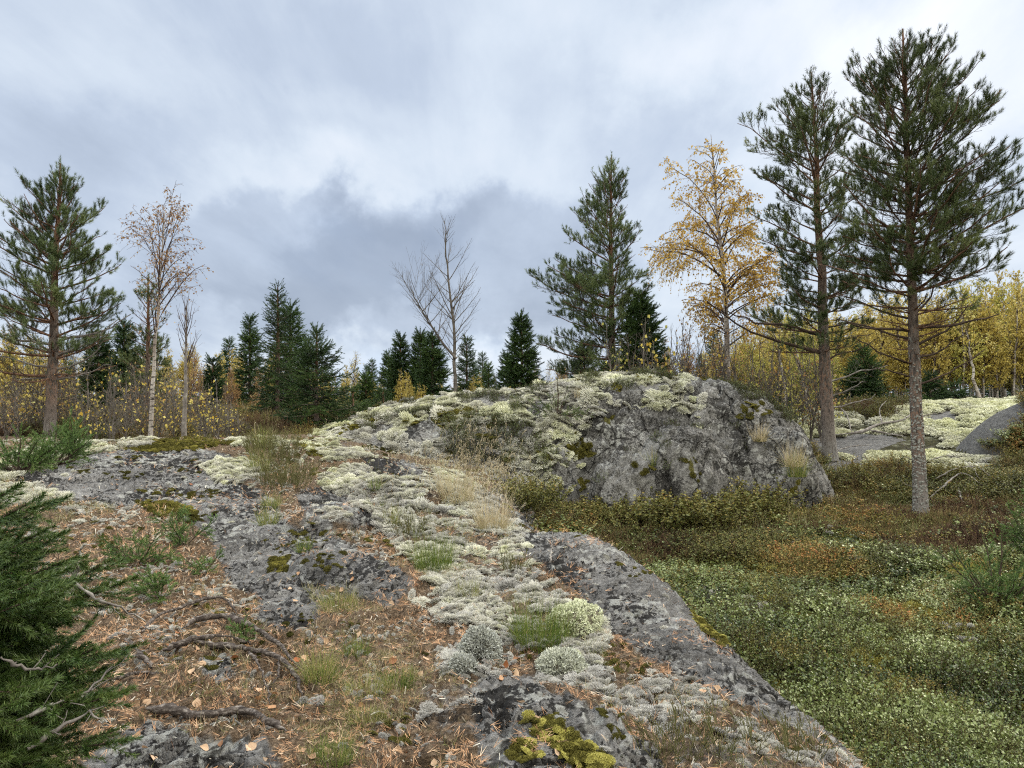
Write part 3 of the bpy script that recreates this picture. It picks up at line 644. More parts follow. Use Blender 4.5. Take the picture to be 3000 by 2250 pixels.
LV4 = np.array([[0, 0, 0], [.42, .42, .08], [0, 1, 0], [-.42, .42, .08]]); LF4 = np.array([[0, 1, 2, 3]])
def leaves(mb, pos, size, t, m, r, hang=.8, quad=True):
    n = len(pos)
    if n == 0: return
    d = unit(r.normal(0, 1, (n, 3))*(1-hang*.5)-UP*hang*1.2)           # leaf axis
    X = unit(np.cross(d, r.normal(0, 1, (n, 3)))); Z = np.cross(X, d); rot = np.stack([X, d, Z], -1)
    stamp(mb, LV4 if quad else LV, LF4 if quad else LF, pos, rot, size, m, t)
def broadleaf(name, label, cat, base, H, seed, r0=.06, lean=(0, 0), stems=1, ext=None, start=.25, nbr=26, e=(.9, 1.25), droop=-.10, fine=(.12, .07), leafn=1.0, leaf=.035, leaf_s0=.2, tw=None, lm=None, bark=None, mesh_only=False, group=None, twl=.55, two=True, fork=None, leafzone=None, rough=.012, sides=8):
    r = np.random.default_rng(seed); tb, cb = MB(), MB(); O, D, L, RB = [], [], [], []
    for k in range(stems):
        hk = H*(1 if k == 0 else r.uniform(.7, .97)); ln = np.array([lean[0], lean[1], 0])+(0 if k == 0 else 1)*np.array([*r.normal(0, .13*H, 2), 0])
        if fork and k == 1: hk = fork[0]; ln = np.array([fork[1], fork[2], 0])
        T = trunk_path(np.array([ln[0], ln[1], hk]), 18, rough*H/6, r)
        if fork and k == 1:
            b0 = np.array([0, 0, fork[3]]); s = np.linspace(0, 1, 18)[:, None]; T = b0+s*(np.array([fork[1], fork[2], hk])-b0)+T*0; T[:, :2] += (s*(1-s)*.35)*np.array([[fork[1], fork[2]]])+r.normal(0, .012, (18, 2))
        rk_ = r0*(1 if k == 0 else .62); rad = rk_*(1-np.linspace(0, 1, 18))**.8+.005; rad[0] *= 1.2
        tubes(tb, T, rad, sides, 0)
        n = int(nbr*(1 if k == 0 else .6))
        for h in np.sort(r.uniform(start if not (fork and k == 1) else .2, .98, n)):
            q = h*17; a = min(int(q), 16); p = T[a]*(1-(q-a))+T[a+1]*(q-a)
            az = r.uniform(0, 6.283); el = r.uniform(*e)+(.15*h); f = (h-start)/(1-start)
            l = ext(p[2], az)*r.uniform(.7, 1.08)/max(math.cos(el), .35) if ext else H*.34*(1-.75*f)*(.55+.6*min(1, f*3+.2))*r.uniform(.6, 1.1)
            O.append(p); D.append([math.cos(az)*math.cos(el), math.sin(az)*math.cos(el), math.sin(el)]); L.append(max(l, .15)); RB.append(min(rad[a]*.5, .003+.010*l))
    O, D, L, RB = map(np.array, (O, D, L, RB))
    B = path(O, D, L, 8, droop, .06, r); tubes(tb, B, RB[:, None]*np.linspace(1, .25, 8)[None], 4, 1)
    S, LS, s = side(B, L, .2, fine[0], lambda s, L: np.clip(twl*L*(1.15-s), .12, 1.0), .65, droop*1.5, 6, False, 0, .06, r)
    tubes(cb, S, (.0018+.0030*LS)[:, None]*np.linspace(1, .4, 6)[None], 3, 0)
    P = [(S, LS)]
    if two:
        S2, L2, _ = side(S, LS, .15, fine[1]*1.6, lambda s, L: np.clip(.5*L*(1.1-s), .06, .5), .6, droop*2.5, 4, False, -.12 if droop < -.05 else 0, .06, r)
        tubes(cb, S2, np.full((len(S2), 4), .0017), 3, 0); P.append((S2, L2))
    if leafn > 0:
        for (A, LA) in P:
            p, _, _, _, _ = along(A, LA, leaf_s0, fine[1]/leafn, r, rnd=True)
            if leafzone is not None:
                q = r.uniform(0, 1, len(p)) < leafzone(p); p = p[q]
            t = .5+.3*vnoise(p[:, 0]*1.3+seed, p[:, 1]*1.3, p[:, 2]*1.3)+r.normal(0, .18, len(p))
            leaves(cb, p+r.normal(0, .012, p.shape), leaf*r.uniform(.6, 1.2, len(p)), t, 1, r)
    a = tb.mesh('trunk', [bark or M_bbark, tw or M_btwig]); b = cb.mesh('crown', [tw or M_btwig, lm or M_gold])
    if mesh_only: return a, b
    o = empty(name, base); tag(o, label, cat, group); obj('trunk', a, o); obj('crown', b, o); return o
def gp(qx, Y, dz=-.03):
    p = atq(qx, 853, Y); return np.array([p[0], Y, float(ground_z(p[0], Y))+dz])
def spot(qx, qtop, Y, dz=-.03):
    b = gp(qx, Y, dz); return b, atq(qx, qtop, Y)
# ------------------------------------------------------------------ the single trees
b = gp(108, 14); t_ = atq(130, 352, 14)
conifer('pine_tree', 'broad pine with a reddish trunk standing beyond the rock at the far left', 'tree', b, t_, .105,
    ext_fn([(360, 8, 12), (430, 45, 40), (480, 85, 65), (560, 120, 105), (640, 150, 140), (700, 175, 160), (760, 190, 150), (830, 190, 120), (900, 100, 80)], 120, 14, b[2]), 5, start=.24, gap=.31, nb=(4, 6), gapk=.92, dead=(1.75, .5), e_lo=-.02, e_hi=1.05, sparse=.8)
b = gp(318, 18.5); t_ = atq(320, 600, 18.5)
conifer('pine_tree', 'slim dark young pine behind the nearly bare drooping birch', 'tree', b, t_, .07,
    ext_fn([(610, 5, 5), (660, 28, 25), (720, 50, 40), (800, 70, 50), (870, 60, 50)], 318, 18.5, b[2]), 6, start=.18, gap=.3, protos=TPF, mats=[M_ptwig, M_needle_dk])
b = gp(1321, 22); t_ = atq(1321, 337, 22)
conifer('pine_tree', 'dense blue-green pine rising straight behind the top of the big rock dome', 'tree', b, t_, .125,
    ext_fn([(345, 8, 12), (390, 22, 28), (440, 62, 42), (500, 85, 60), (560, 95, 70), (600, 118, 78), (650, 205, 80), (680, 175, 85), (730, 130, 100), (790, 190, 100)], 1321, 22, b[2]), 7, sparse=.85, start=.20, gap=.40, nb=(4, 6), protos=TPF, e_lo=.0, e_hi=1.0)
b = gp(1795, 17); b = np.array([*atq(1793, 985, 17)[:2], b[2]]); t_ = atq(1752, 155, 17)
conifer('pine_tree', 'tall open pine with an orange-brown trunk, between the yellow birch and the rightmost pine', 'tree', b, t_, .145,
    ext_fn([(165, 12, 16), (215, 55, 40), (260, 80, 55), (310, 95, 75), (352, 180, 80), (420, 165, 90), (480, 115, 100), (560, 135, 105), (640, 170, 95), (720, 185, 85), (780, 160, 70)], 1770, 17, b[2]), 8, start=.28, gap=.42, nb=(3, 5), dead=(2.5, .5), e_lo=-.02, e_hi=1.0, protos=TPF, mats=[M_ptwig, M_needle_dk])
b = np.array([*atq(1990, 1115, 13)[:2], float(ground_z(*atq(1990, 1115, 13)[:2]))-.04]); t_ = atq(1950, 62, 13)
pB = conifer('pine_tree', 'biggest pine at the right, trunk crusted with grey lichen and its lowest boughs bare', 'tree', b, t_, .115,
    ext_fn([(70, 30, 50), (110, 65, 90), (190, 135, 105), (260, 140, 135), (330, 120, 175), (400, 140, 215), (470, 160, 225), (540, 170, 220), (600, 180, 215), (640, 150, 190), (700, 95, 110), (740, 60, 60)], 1960, 13, b[2]), 9, start=.33, gap=.26, nb=(5, 6), dead=(3.75, .35), e_lo=.02, e_hi=.95, gapk=1.0, tsc=1.05, sparse=.58, mats=[M_ptwig, M_needle_dk])
def spruce(qx, qtop, Y, hw, label, seed, qbase=None, **k):
    b = gp(qx, Y); t = atq(qx, qtop, Y); H = t[2]-b[2]
    if H < .6: t[2] = b[2]+.8; H = .8
    wm = 1.3*hw*Y/1670.0
    ex = lambda h, az: wm*(.04+.96*np.clip(1-h/H, 0, 1)**k.get('pw', .85))
    kk = {a: c for a, c in k.items() if a != 'pw'}
    o = conifer(kk.pop('name', 'spruce_tree'), label, 'tree', b, t, kk.pop('r0', .02+.011*H), ex, seed, 'spruce', start=kk.pop('start', .04), gap=kk.pop('gap', .14), nb=kk.pop('nb', (6, 8)), e_lo=kk.pop('e_lo', -.12), e_hi=kk.pop('e_hi', .75), **kk)
    return o
SPF = [tuft_proto(24, .22, .062, .013, 1.0, i+30, .3) for i in range(3)]
spruce(600, 620, 18, 62, 'tall dark spruce left of centre, its narrow spire the highest of the spruces', 21, sparse=.8, gapk=1.1)
spruce(627, 662, 18.9, 52, 'dark spruce close behind the tallest spruce, its tip just right of that spire', 22, gapk=1.3, protos=SPF)
spruce(684, 716, 16, 88, 'broad green spruce with a thin bare leader, right of the tallest spruce', 23, pw=.75, gapk=1.0, e_hi=.95)
spruce(762, 872, 17.2, 50, 'low green spruce spreading at the foot of the broad spruce above the lichen slope', 24, mats=[M_ptwig, M_spruce_lt], pw=.6)
spruce(540, 690, 24, 34, 'thin grey-green spruce left of the tallest spruce', 25, protos=SPF, sparse=.75)
spruce(460, 782, 22, 34, 'small dark spruce among rusty bushes behind the left thicket', 26, protos=SPF)
spruce(865, 730, 28, 40, 'dark spruce left of the pair in the middle distance', 27, protos=SPF)
spruce(840, 765, 30, 28, 'short dark spruce half behind its taller neighbour in the middle distance', 28, protos=SPF)
spruce(908, 716, 28, 36, 'left one of two close dark spruces beside the bare forked birch', 29, protos=SPF)
spruce(934, 724, 26, 46, 'right one of two close dark spruces beside the bare forked birch', 30, protos=SPF)
spruce(1009, 730, 30, 32, 'thin sparse spruce just right of the bare forked birch', 31, protos=SPF, sparse=.5)
spruce(1055, 790, 34, 22, 'little spruce tip showing between the forked birch and the spruce clump', 32, protos=SPF, sparse=.7)
spruce(1126, 682, 25, 48, 'dark spruce left under the long bough of the middle pine', 33, protos=SPF, pw=.75)
spruce(1096, 768, 26, 30, 'short black-green spruce beside the spruce under the pine bough', 34, protos=SPF)
spruce(1262, 740, 24, 40, 'dark spruce half hidden behind the lower boughs of the middle pine', 35, protos=SPF)
spruce(1386, 640, 21, 62, 'very dark broad spruce right against the middle pine', 36, protos=SPF, pw=.6)
spruce(1865, 757, 24, 50, 'young dark spruce standing behind the two right-hand pines', 37, protos=SPF, pw=.7)
spruce(790, 820, 22, 24, 'little green spruce at the left edge of the golden bushes', 38, protos=SPF, mats=[M_ptwig, M_spruce_lt])
spruce(828, 842, 19.5, 48, 'bright green low spruce in front of the golden bushes behind the lichen slope', 39, mats=[M_ptwig, M_spruce_lt], pw=.6)
spruce(2010, 812, 27, 45, 'small black-green spruce on the hilltop behind the biggest pine', 40, protos=SPF, pw=.5)
spruce(2062, 828, 28, 45, 'small dark spruce on the hilltop right of the biggest pine', 41, protos=SPF, pw=.5)
spruce(1680, 840, 23, 55, 'squat dark spruce in the shade of the yellow wood behind the dome', 42, protos=SPF, pw=.4)
spruce(212, 720, 20, 45, 'dark spruce between the left pine and the slim young pine', 43, protos=SPF)
spruce(268, 700, 21, 40, 'dark spruce just behind and left of the drooping birch', 44, protos=SPF)
# birches
bb = gp(325, 13); T = atq(355, 462, 13); H = T[2]-bb[2]
e1 = ext_fn([(470, 20, 20), (520, 70, 55), (600, 95, 80), (660, 60, 90), (740, 50, 90), (800, 20, 60)], 350, 13, bb[2])
broadleaf('birch_tree', 'nearly bare drooping birch with a few rusty leaves, left of centre', 'tree', bb, H, 51, .036, (T[0]-bb[0], 0), 1, e1, .42, 34, (.75, 1.15), -.22, (.10, .070), .9, .036, lm=M_rust, rough=.02)
bb = gp(398, 12.7); T = atq(404, 655, 12.7)
broadleaf('dead_birch', 'slim lichen-crusted dying birch with upright bare twigs beside the drooping birch', 'tree', bb, T[2]-bb[2], 52, .04, (T[0]-bb[0], 0), 1, None, .45, 26, (1.0, 1.35), .10, (.12, .10), .35, .026, lm=M_rust, bark=M_dead, rough=.02)
bb = gp(985, 20); T = atq(958, 470, 20); H = T[2]-bb[2]
e1 = ext_fn([(480, 14, 14), (550, 42, 45), (620, 60, 72), (700, 60, 75), (780, 30, 45)], 980, 20, bb[2])
tf = atq(892, 628, 20)
broadleaf('birch_tree', 'bare birch forking low into two stems against the grey cloud', 'tree', bb, H, 53, .048, (T[0]-bb[0], .1), 2, e1, .30, 44, (.5, 1.0), .16, (.11, .10), 0, bark=M_gtwig, tw=M_gtwig, fork=(tf[2]-bb[2], tf[0]-bb[0], -.3, atq(985, 775, 20)[2]-bb[2]), rough=.02, twl=.5)
bb = gp(1582, 19.5); T = atq(1540, 285, 19.5); H = T[2]-bb[2]
e1 = ext_fn([(292, 10, 15), (350, 55, 50), (420, 70, 65), (480, 135, 70), (540, 190, 80), (620, 170, 95), (700, 90, 120), (760, 40, 120)], 1560, 19.5, bb[2])
broadleaf('birch_tree', 'tall golden birch with a pale leaning trunk between the middle pine and the right pines', 'tree', bb, H, 54, .085, (T[0]-bb[0], .2), 1, e1, .28, 80, (.45, .95), -.34, (.12, .06), 1.0, .060, lm=M_amber, rough=.02)
# ------------------------------------------------------------------ background wood: every tree a thing, meshes shared
var = {}
def variant(key, k):
    """a small family of shared trunk and crown meshes"""
    if (key, k) not in var:
        kw = dict(golden=dict(lm=M_gold, leafn=1.5), olive=dict(lm=M_olive, leafn=1.7), rusty=dict(lm=M_rust, leafn=.9), thin=dict(lm=M_gold, leafn=.35))[key]
        var[key, k] = broadleaf('', '', '', (0, 0, 0), 6.0, 100+k*7+len(key), .055, (rng.uniform(-.5, .5), 0), 1+k % 2, None, .14, 62, (.75, 1.25), -.10, (.15, .085), leaf=.088, mesh_only=True, two=True, sides=6, rough=.02, **kw)
    return var[key, k]
PX = np.array([-140, 0, 130, 260, 390, 520, 700, 730, 800, 865, 970, 1080, 1170, 1300, 1430, 1550, 1690, 1790, 1880, 1990, 2075, 2160, 2212, 2380])
PY = np.array([690, 700, 715, 745, 740, 745, 790, 775, 800, 790, 810, 800, 775, 770, 735, 715, 670, 665, 640, 620, 615, 595, 575, 565])
ZN = [(60, 'at the far left edge'), (150, 'behind the far-left pine'), (250, 'right of the far-left pine trunk'), (360, 'behind the drooping bare birch'), (430, 'behind the dying upright birch'), (540, 'left of the tall dark spruce'), (650, 'behind the tall dark spruce'), (760, 'behind the broad spruce'), (860, 'right of the broad spruce'),
      (950, 'by the two close dark spruces'), (1050, 'by the forked bare birch'), (1130, 'by the spruce under the pine bough'), (1250, 'left of the middle pine'), (1350, 'behind the middle pine trunk'), (1450, 'right of the middle pine trunk'), (1540, 'left of the golden birch trunk'), (1620, 'behind the golden birch trunk'), (1700, 'right of the golden birch trunk'),
      (1760, 'above the right shoulder of the dome'), (1820, 'behind the orange-trunked pine'), (1900, 'behind the young spruce on the right'), (1960, 'left of the biggest pine trunk'), (2020, 'behind the biggest pine trunk'), (2080, 'just right of the biggest pine'), (2150, 'between the biggest pine and the right edge'), (9999, 'at the right edge')]
def zone(qx): return next(t for a, t in ZN if qx < a)
LB = {'golden': 'golden birch', 'olive': 'yellow-green birch', 'rusty': 'rusty thin-leaved birch', 'thin': 'nearly bare slender birch'}
r = np.random.default_rng(77); n_bg = 0
def bg_tree(qx, Y, qtop, key):
    b = gp(qx, Y, -.1); H = atq(qx, qtop, Y)[2]-b[2]
    if H < 1.2: return
    a, c = variant(key, int(r.integers(0, 3)))
    o = empty('birch_tree', b, r.uniform(0, 6.28), H/6.0); o.scale = (H/6.0*r.uniform(.85, 1.15), H/6.0*r.uniform(.85, 1.15), H/6.0)
    tag(o, ('very tall' if H > 5.4 else 'tall' if H > 4.6 else 'very short' if H < 2.6 else 'short' if H < 3.2 else 'mid-height')+(' nearer ' if Y < 32 else ' farther ')+LB[key]+' '+zone(qx), 'tree', 'birches of the background wood'); obj('trunk', a, o); obj('crown', c, o)
def fill(q0, q1, n, Y0, Y1, keys, lo=.0, up=0):
    for i in range(n):
        qx = q0+(q1-q0)*(i+r.uniform(0, 1))/n; Y = r.uniform(Y0, Y1); top = np.interp(qx, PX, PY)
        bg_tree(qx, Y, top+up+abs(r.normal(0, 1))*lo*(853-top), keys[int(r.integers(0, len(keys)))])
fill(1600, 2330, 60, 29, 42, ['golden', 'golden', 'olive'], .10)
fill(1640, 2330, 34, 28.5, 34, ['golden', 'golden', 'olive'], .25, 40)
fill(1580, 1800, 15, 23.5, 30, ['olive', 'olive', 'golden'], .2, 30)
fill(1150, 1640, 22, 28, 44, ['rusty', 'golden', 'thin'], .2)
fill(380, 1150, 34, 28, 46, ['rusty', 'golden', 'golden'], .25)
fill(-150, 420, 30, 20, 34, ['rusty', 'golden', 'golden', 'thin'], .2)
fill(-120, 100, 6, 19, 24, ['golden'], .2, 30)
for qx, qt, Y, k in ((760, 756, 30, 'thin'), (865, 800, 24, 'golden'), (880, 815, 23, 'golden'), (905, 830, 24, 'golden'), (1200, 795, 24, 'rusty'), (1160, 800, 26, 'rusty'), (500, 790, 20, 'rusty'), (560, 800, 22, 'rusty'), (430, 800, 19, 'rusty')):
    bg_tree(qx, Y, qt, k)
# far spruces closing the horizon
fa = [conifer('', '', '', (0, 0, 0), (0, 0, 6), .08, (lambda h, az: .95*(.05+.95*(1-h/6.0))), 200+i, 'spruce', start=.04, gap=.24, nb=(5, 6), e_lo=-.1, e_hi=.7, protos=SPF, gapk=2.0, tsc=2.0, mesh_only=True) for i in range(2)]
for i in range(44):
    qx = -250+2700*(i+r.uniform(0, 1))/44; Y = r.uniform(52, 85); b = gp(qx, Y, -.1); H = r.uniform(3.6, 5.2)*(1.15 if qx > 1500 else 1)
    o = empty('spruce_tree', b, r.uniform(0, 6.28)); o.scale = (H/6*1.3, H/6*1.3, H/6); a, c = fa[i % 2]
    tag(o, 'distant low dark spruce '+zone(qx), 'tree', 'distant spruces along the horizon'); obj('trunk', a, o); obj('crown', c, o)
# ------------------------------------------------------------------ thicket of saplings with large yellow leaves
def sap_variant(k, lm, leafn, leaf, tw=M_gtwig):
    return broadleaf('', '', '', (0, 0, 0), 2.0, 300+k, .013, (rng.uniform(-.4, .4), rng.uniform(-.3, .3)), 3, None, .10, 26, (.25, 1.05), .04, (.09, .10), leafn, leaf, bark=tw, tw=tw, lm=lm, mesh_only=True, two=True, sides=5, rough=.05, twl=.6)
SV = [sap_variant(0, M_yel, .11, .10), sap_variant(1, M_yel, .05, .10), sap_variant(2, M_yel, .17, .085), sap_variant(3, M_rust, .5, .045), sap_variant(4, M_olive, .45, .07)]
for i in range(54):
    qx = -60+600*(i+r.uniform(0, 1))/54; Y = r.uniform(12.3, 16.5); b = gp(qx, Y, -.05); H = (atq(qx, np.interp(qx, [0, 200, 400, 520, 640], [770, 790, 800, 850, 880])+r.uniform(-25, 60), Y)[2]-b[2])
    a, c = SV[[0, 1, 2, 3, 0][int(r.integers(0, 5))]]
    if H < .3: continue
    o = empty('birch_sapling', b, r.uniform(0, 6.28), H/2.0); s_ = max(H/2.0, .5); o.scale = (s_, s_, H/2)
    tag(o, ('taller' if H > 1.35 else 'lower')+(' front' if Y < 14 else ' rear')+' grey-twigged sapling with few yellow leaves '+zone(qx), 'sapling', 'saplings of the left thicket'); obj('trunk', a, o); obj('crown', c, o)
for i in range(34):
    qx = 1330+470*(i+r.uniform(0, 1))/34; Y = r.uniform(18.2, 20.5); b = gp(qx, Y, -.05); H = (atq(qx, 700+r.uniform(-20, 90), Y)[2]-b[2])
    a, c = SV[[2, 3, 4, 4][int(r.integers(0, 4))]]
    o = empty('birch_sapling', b, r.uniform(0, 6.28), H/2.0); o.scale = (H/2.3, H/2.3, H/2)
    tag(o, ('taller' if H > 2.4 else 'middling' if H > 2.0 else 'lower')+(' nearer' if Y < 19.3 else ' farther')+' twiggy sapling peeping over the dome '+zone(qx), 'sapling', 'saplings behind the rock dome'); obj('trunk', a, o); obj('crown', c, o)
# white crooked birch stems at the edge of the right-hand wood
for k, (qx, Y, qt, ln) in enumerate(((1700, 22.5, 640, -.55), (1752, 23, 700, -.5), (2120, 26, 680, -.5))):
    b = gp(qx, Y); T = atq(qx, qt, Y)
    broadleaf('birch_tree', ['white crooked birch stem just right of the dome at the wood edge', 'second white birch stem, bent like an elbow, between the dome and the orange-trunked pine', 'white leaning birch stem on the lichen hilltop right of the biggest pine'][k], 'tree', b, T[2]-b[2], 60+k, .05, (ln, .2), 1, None, .42, 24, (.7, 1.15), -.1, (.15, .08), 1.0, .07, lm=M_olive if k < 2 else M_gold, rough=.05)
# ------------------------------------------------------------------ exact surface points, read off the finished terrain meshes
from mathutils.bvhtree import BVHTree
C.view_layers[0].update(); _dg = bpy.context.evaluated_depsgraph_get()
_bv = [BVHTree.FromObject(o, _dg) for o in (slab, gr, dome)]
_dn = Vector((0, 0, -1))
def surf(x, y):
    P = np.zeros((len(x), 3)); Nn = np.zeros((len(x), 3)); K = np.zeros(len(x), int)
    for i in range(len(x)):
        bz = -99
        for k, b in enumerate(_bv):
            h = b.ray_cast(Vector((x[i], y[i], 12.0)), _dn)
            if h[0] is not None and h[0].z > bz: bz = h[0].z; P[i] = h[0]; Nn[i] = h[1]; K[i] = k
    Nn *= np.sign(Nn[:, 2:3]+1e-9); return P, Nn, K
def fan_pts(n, y0, y1, u0=-.74, u1=.74, pw=1.0):
    """random ground positions, thinning with distance (pw=2: even per square metre)"""
    a = rng.uniform(0, 1, n); y = (y0**pw+a*(y1**pw-y0**pw))**(1/pw) if pw else y0*(y1/y0)**a
    return rng.uniform(u0, u1, n)*y, y
def masks(P, polys, wob=9, seed=0.0): return cover(polys, P[:, 0], P[:, 1], P[:, 2], wob, 1.7, seed)
# ------------------------------------------------------------------ instanced cover: ONE object of kind stuff per plant community
def cover_object(name, protos, P, Nn, scl, tint, mats, lean=.25, label=None, cat=None, flat=None, odd=.0):
    """points with a turn, a size and a tint; geometry nodes put one of the small meshes on each"""
    n = len(P); me = bpy.data.meshes.new(name); me.vertices.add(n); me.vertices.foreach_set('co', P.astype(np.float32).ravel())
    A = unit(Nn*(1-lean)+UP*lean*1.5+rng.normal(0, .12, (n, 3))); Rm = rot_axis(A)
    eu = np.array([Matrix(m).to_euler() for m in Rm]) if n else np.zeros((0, 3))
    for k, ty, v in (('rot', 'FLOAT_VECTOR', eu), ('scl', 'FLOAT_VECTOR', scl[:, None]*(np.ones((n, 3)) if flat is None else np.stack([1+odd*rng.uniform(-.5, 1, n), 1+odd*rng.uniform(-.5, 1, n), flat], -1))), ('t', 'FLOAT', tint)):
        a = me.attributes.new(k, ty, 'POINT'); a.data.foreach_set('vector' if ty == 'FLOAT_VECTOR' else 'value', np.asarray(v, np.float32).ravel())
    kk = rng.integers(0, len(protos), n); a = me.attributes.new('pick', 'INT', 'POINT'); a.data.foreach_set('value', kk.astype(np.int32))
    o = obj(name, me); g = bpy.data.node_groups.new(name, 'GeometryNodeTree')
    g.interface.new_socket('Geometry', in_out='INPUT', socket_type='NodeSocketGeometry'); g.interface.new_socket('Geometry', in_out='OUTPUT', socket_type='NodeSocketGeometry')
    gi = g.nodes.new('NodeGroupInput'); go = g.nodes.new('NodeGroupOutput'); jn = g.nodes.new('GeometryNodeJoinGeometry')
    def na(nm, ty):
        x = g.nodes.new('GeometryNodeInputNamedAttribute'); x.data_type = ty; x.inputs['Name'].default_value = nm; return x.outputs['Attribute']
    for i, pm in enumerate(protos):
        po = bpy.data.objects.new(name+'_piece', pm)
        oi = g.nodes.new('GeometryNodeObjectInfo'); oi.inputs['Object'].default_value = po
        ip = g.nodes.new('GeometryNodeInstanceOnPoints'); cp = g.nodes.new('FunctionNodeCompare'); cp.data_type = 'INT'; cp.operation = 'EQUAL'
        g.links.new(na('pick', 'INT'), cp.inputs[2]); cp.inputs[3].default_value = i
        g.links.new(gi.outputs[0], ip.inputs['Points']); g.links.new(cp.outputs[0], ip.inputs['Selection']); g.links.new(oi.outputs['Geometry'], ip.inputs['Instance'])
        er = g.nodes.new('FunctionNodeEulerToRotation'); g.links.new(na('rot', 'FLOAT_VECTOR'), er.inputs[0]); g.links.new(er.outputs[0], ip.inputs['Rotation'])
        g.links.new(na('scl', 'FLOAT_VECTOR'), ip.inputs['Scale']); g.links.new(ip.outputs[0], jn.inputs[0])
    g.links.new(jn.outputs[0], go.inputs[0])
    md = o.modifiers.new('scatter', 'NODES'); md.node_group = g
    return tag(o, label, cat, kind='stuff')
def tint2():
    """tint of the instance (mean .5) plus the tint inside the little mesh (around .5)"""
    a = N('ShaderNodeAttribute'); a.attribute_name = 't'; a.attribute_type = 'INSTANCER'
    b = N('ShaderNodeAttribute'); b.attribute_name = 't'
    return MA('ADD', a.outputs['Fac'], MA('SUBTRACT', b.outputs['Fac'], .5))
def mat2(name, stops, rough=.85, spec=.2, transl=0.0): return mat(name, lambda: RAMP(tint2(), stops), rough, spec, transl)
M_lichen = mat2('reindeer_lichen', [(0, (.28, .27, .25)), (.25, (.44, .43, .395)), (.5, (.57, .56, .475)), (.75, (.63, .635, .46)), (1, (.67, .68, .41))], .95, .1, .12)
M_lingon = mat2('lingonberry_leaf', [(0, (.016, .030, .009)), (.3, (.060, .092, .022)), (.6, (.165, .205, .052)), (.85, (.26, .31, .11)), (1, (.38, .42, .20))], .42, .5, .12)
M_bilb = mat2('bilberry_leaf', [(0, (.045, .055, .014)), (.3, (.10, .115, .028)), (.55, (.19, .18, .045)), (.8, (.32, .23, .06)), (1, (.42, .17, .05))], .6, .3, .2)
M_heath = mat2('heather_twig', [(0, (.040, .026, .018)), (.35, (.13, .080, .050)), (.6, (.17, .125, .055)), (.8, (.14, .145, .05)), (1, (.18, .21, .08))], .9, .15)
M_moss = mat2('moss', [(0, (.045, .045, .012)), (.35, (.12, .11, .026)), (.65, (.27, .245, .055)), (1, (.48, .45, .13))], .9, .15, .15)
M_grass = mat2('grass_blade', [(0, (.055, .085, .020)), (.3, (.12, .16, .035)), (.55, (.26, .24, .085)), (.8, (.42, .36, .20)), (1, (.55, .48, .32))], .65, .3, .2)
M_lbase = mat('lichen_base', lambda: (.17, .155, .11), .95, .05)
M_stem = mat('shrub_stem', lambda: (.075, .045, .03), .9, .1)
def P_lichen(seed, n=420, spiky=.26, wd=.085, body=.76):
    """a cushion of radius 1: hundreds of short forked tips on a dome"""
    r = np.random.default_rng(seed); th = r.uniform(0, 6.283, n); c = r.uniform(0, 1, n)**.8; s = np.sqrt(1-c*c)
    d = np.stack([s*np.cos(th), s*np.sin(th), c], -1); lump = 1+.16*fbm(d[:, 0]*2+seed, d[:, 1]*2, d[:, 2]*2, 3)
    o = d*np.array([1, 1, .72])*lump[:, None]*.80; mb = MB()
    for k in range(2):
        dd = unit(d+r.normal(0, .55, (n, 3))); l = spiky*r.uniform(.6, 1.2, n)[:, None]; sd = unit(np.cross(dd, r.normal(0, 1, (n, 3))))*wd*r.uniform(.6, 1.2, n)[:, None]
        V = np.stack([o-dd*.12-sd*.6, o-dd*.12+sd*.6, o+dd*l+sd*.7, o+dd*l-sd*.7], 1).reshape(-1, 3)
        t = np.repeat(.5+r.normal(0, .06, n)+.10*(d[:, 2]-.5), 4); mb.add(V, np.arange(4*n).reshape(n, 4), 0, t)
    # the body under the tips
    u = np.linspace(0, 2*math.pi, 13)[:-1]; v = np.linspace(-.3, math.pi/2, 7); U, Vv = np.meshgrid(u, v, indexing='ij')
    B = np.stack([np.cos(U)*np.cos(Vv), np.sin(U)*np.cos(Vv), np.sin(Vv)*.72], -1)*body; idx = np.arange(84).reshape(12, 7)
    F = np.stack([idx[:, :-1], np.roll(idx, -1, 0)[:, :-1], np.roll(idx, -1, 0)[:, 1:], idx[:, 1:]], -1).reshape(-1, 4); mb.add(B.reshape(-1, 3), F, 1, .40, True)
    return mb.mesh('lichen', [M_lichen, M_lbase])
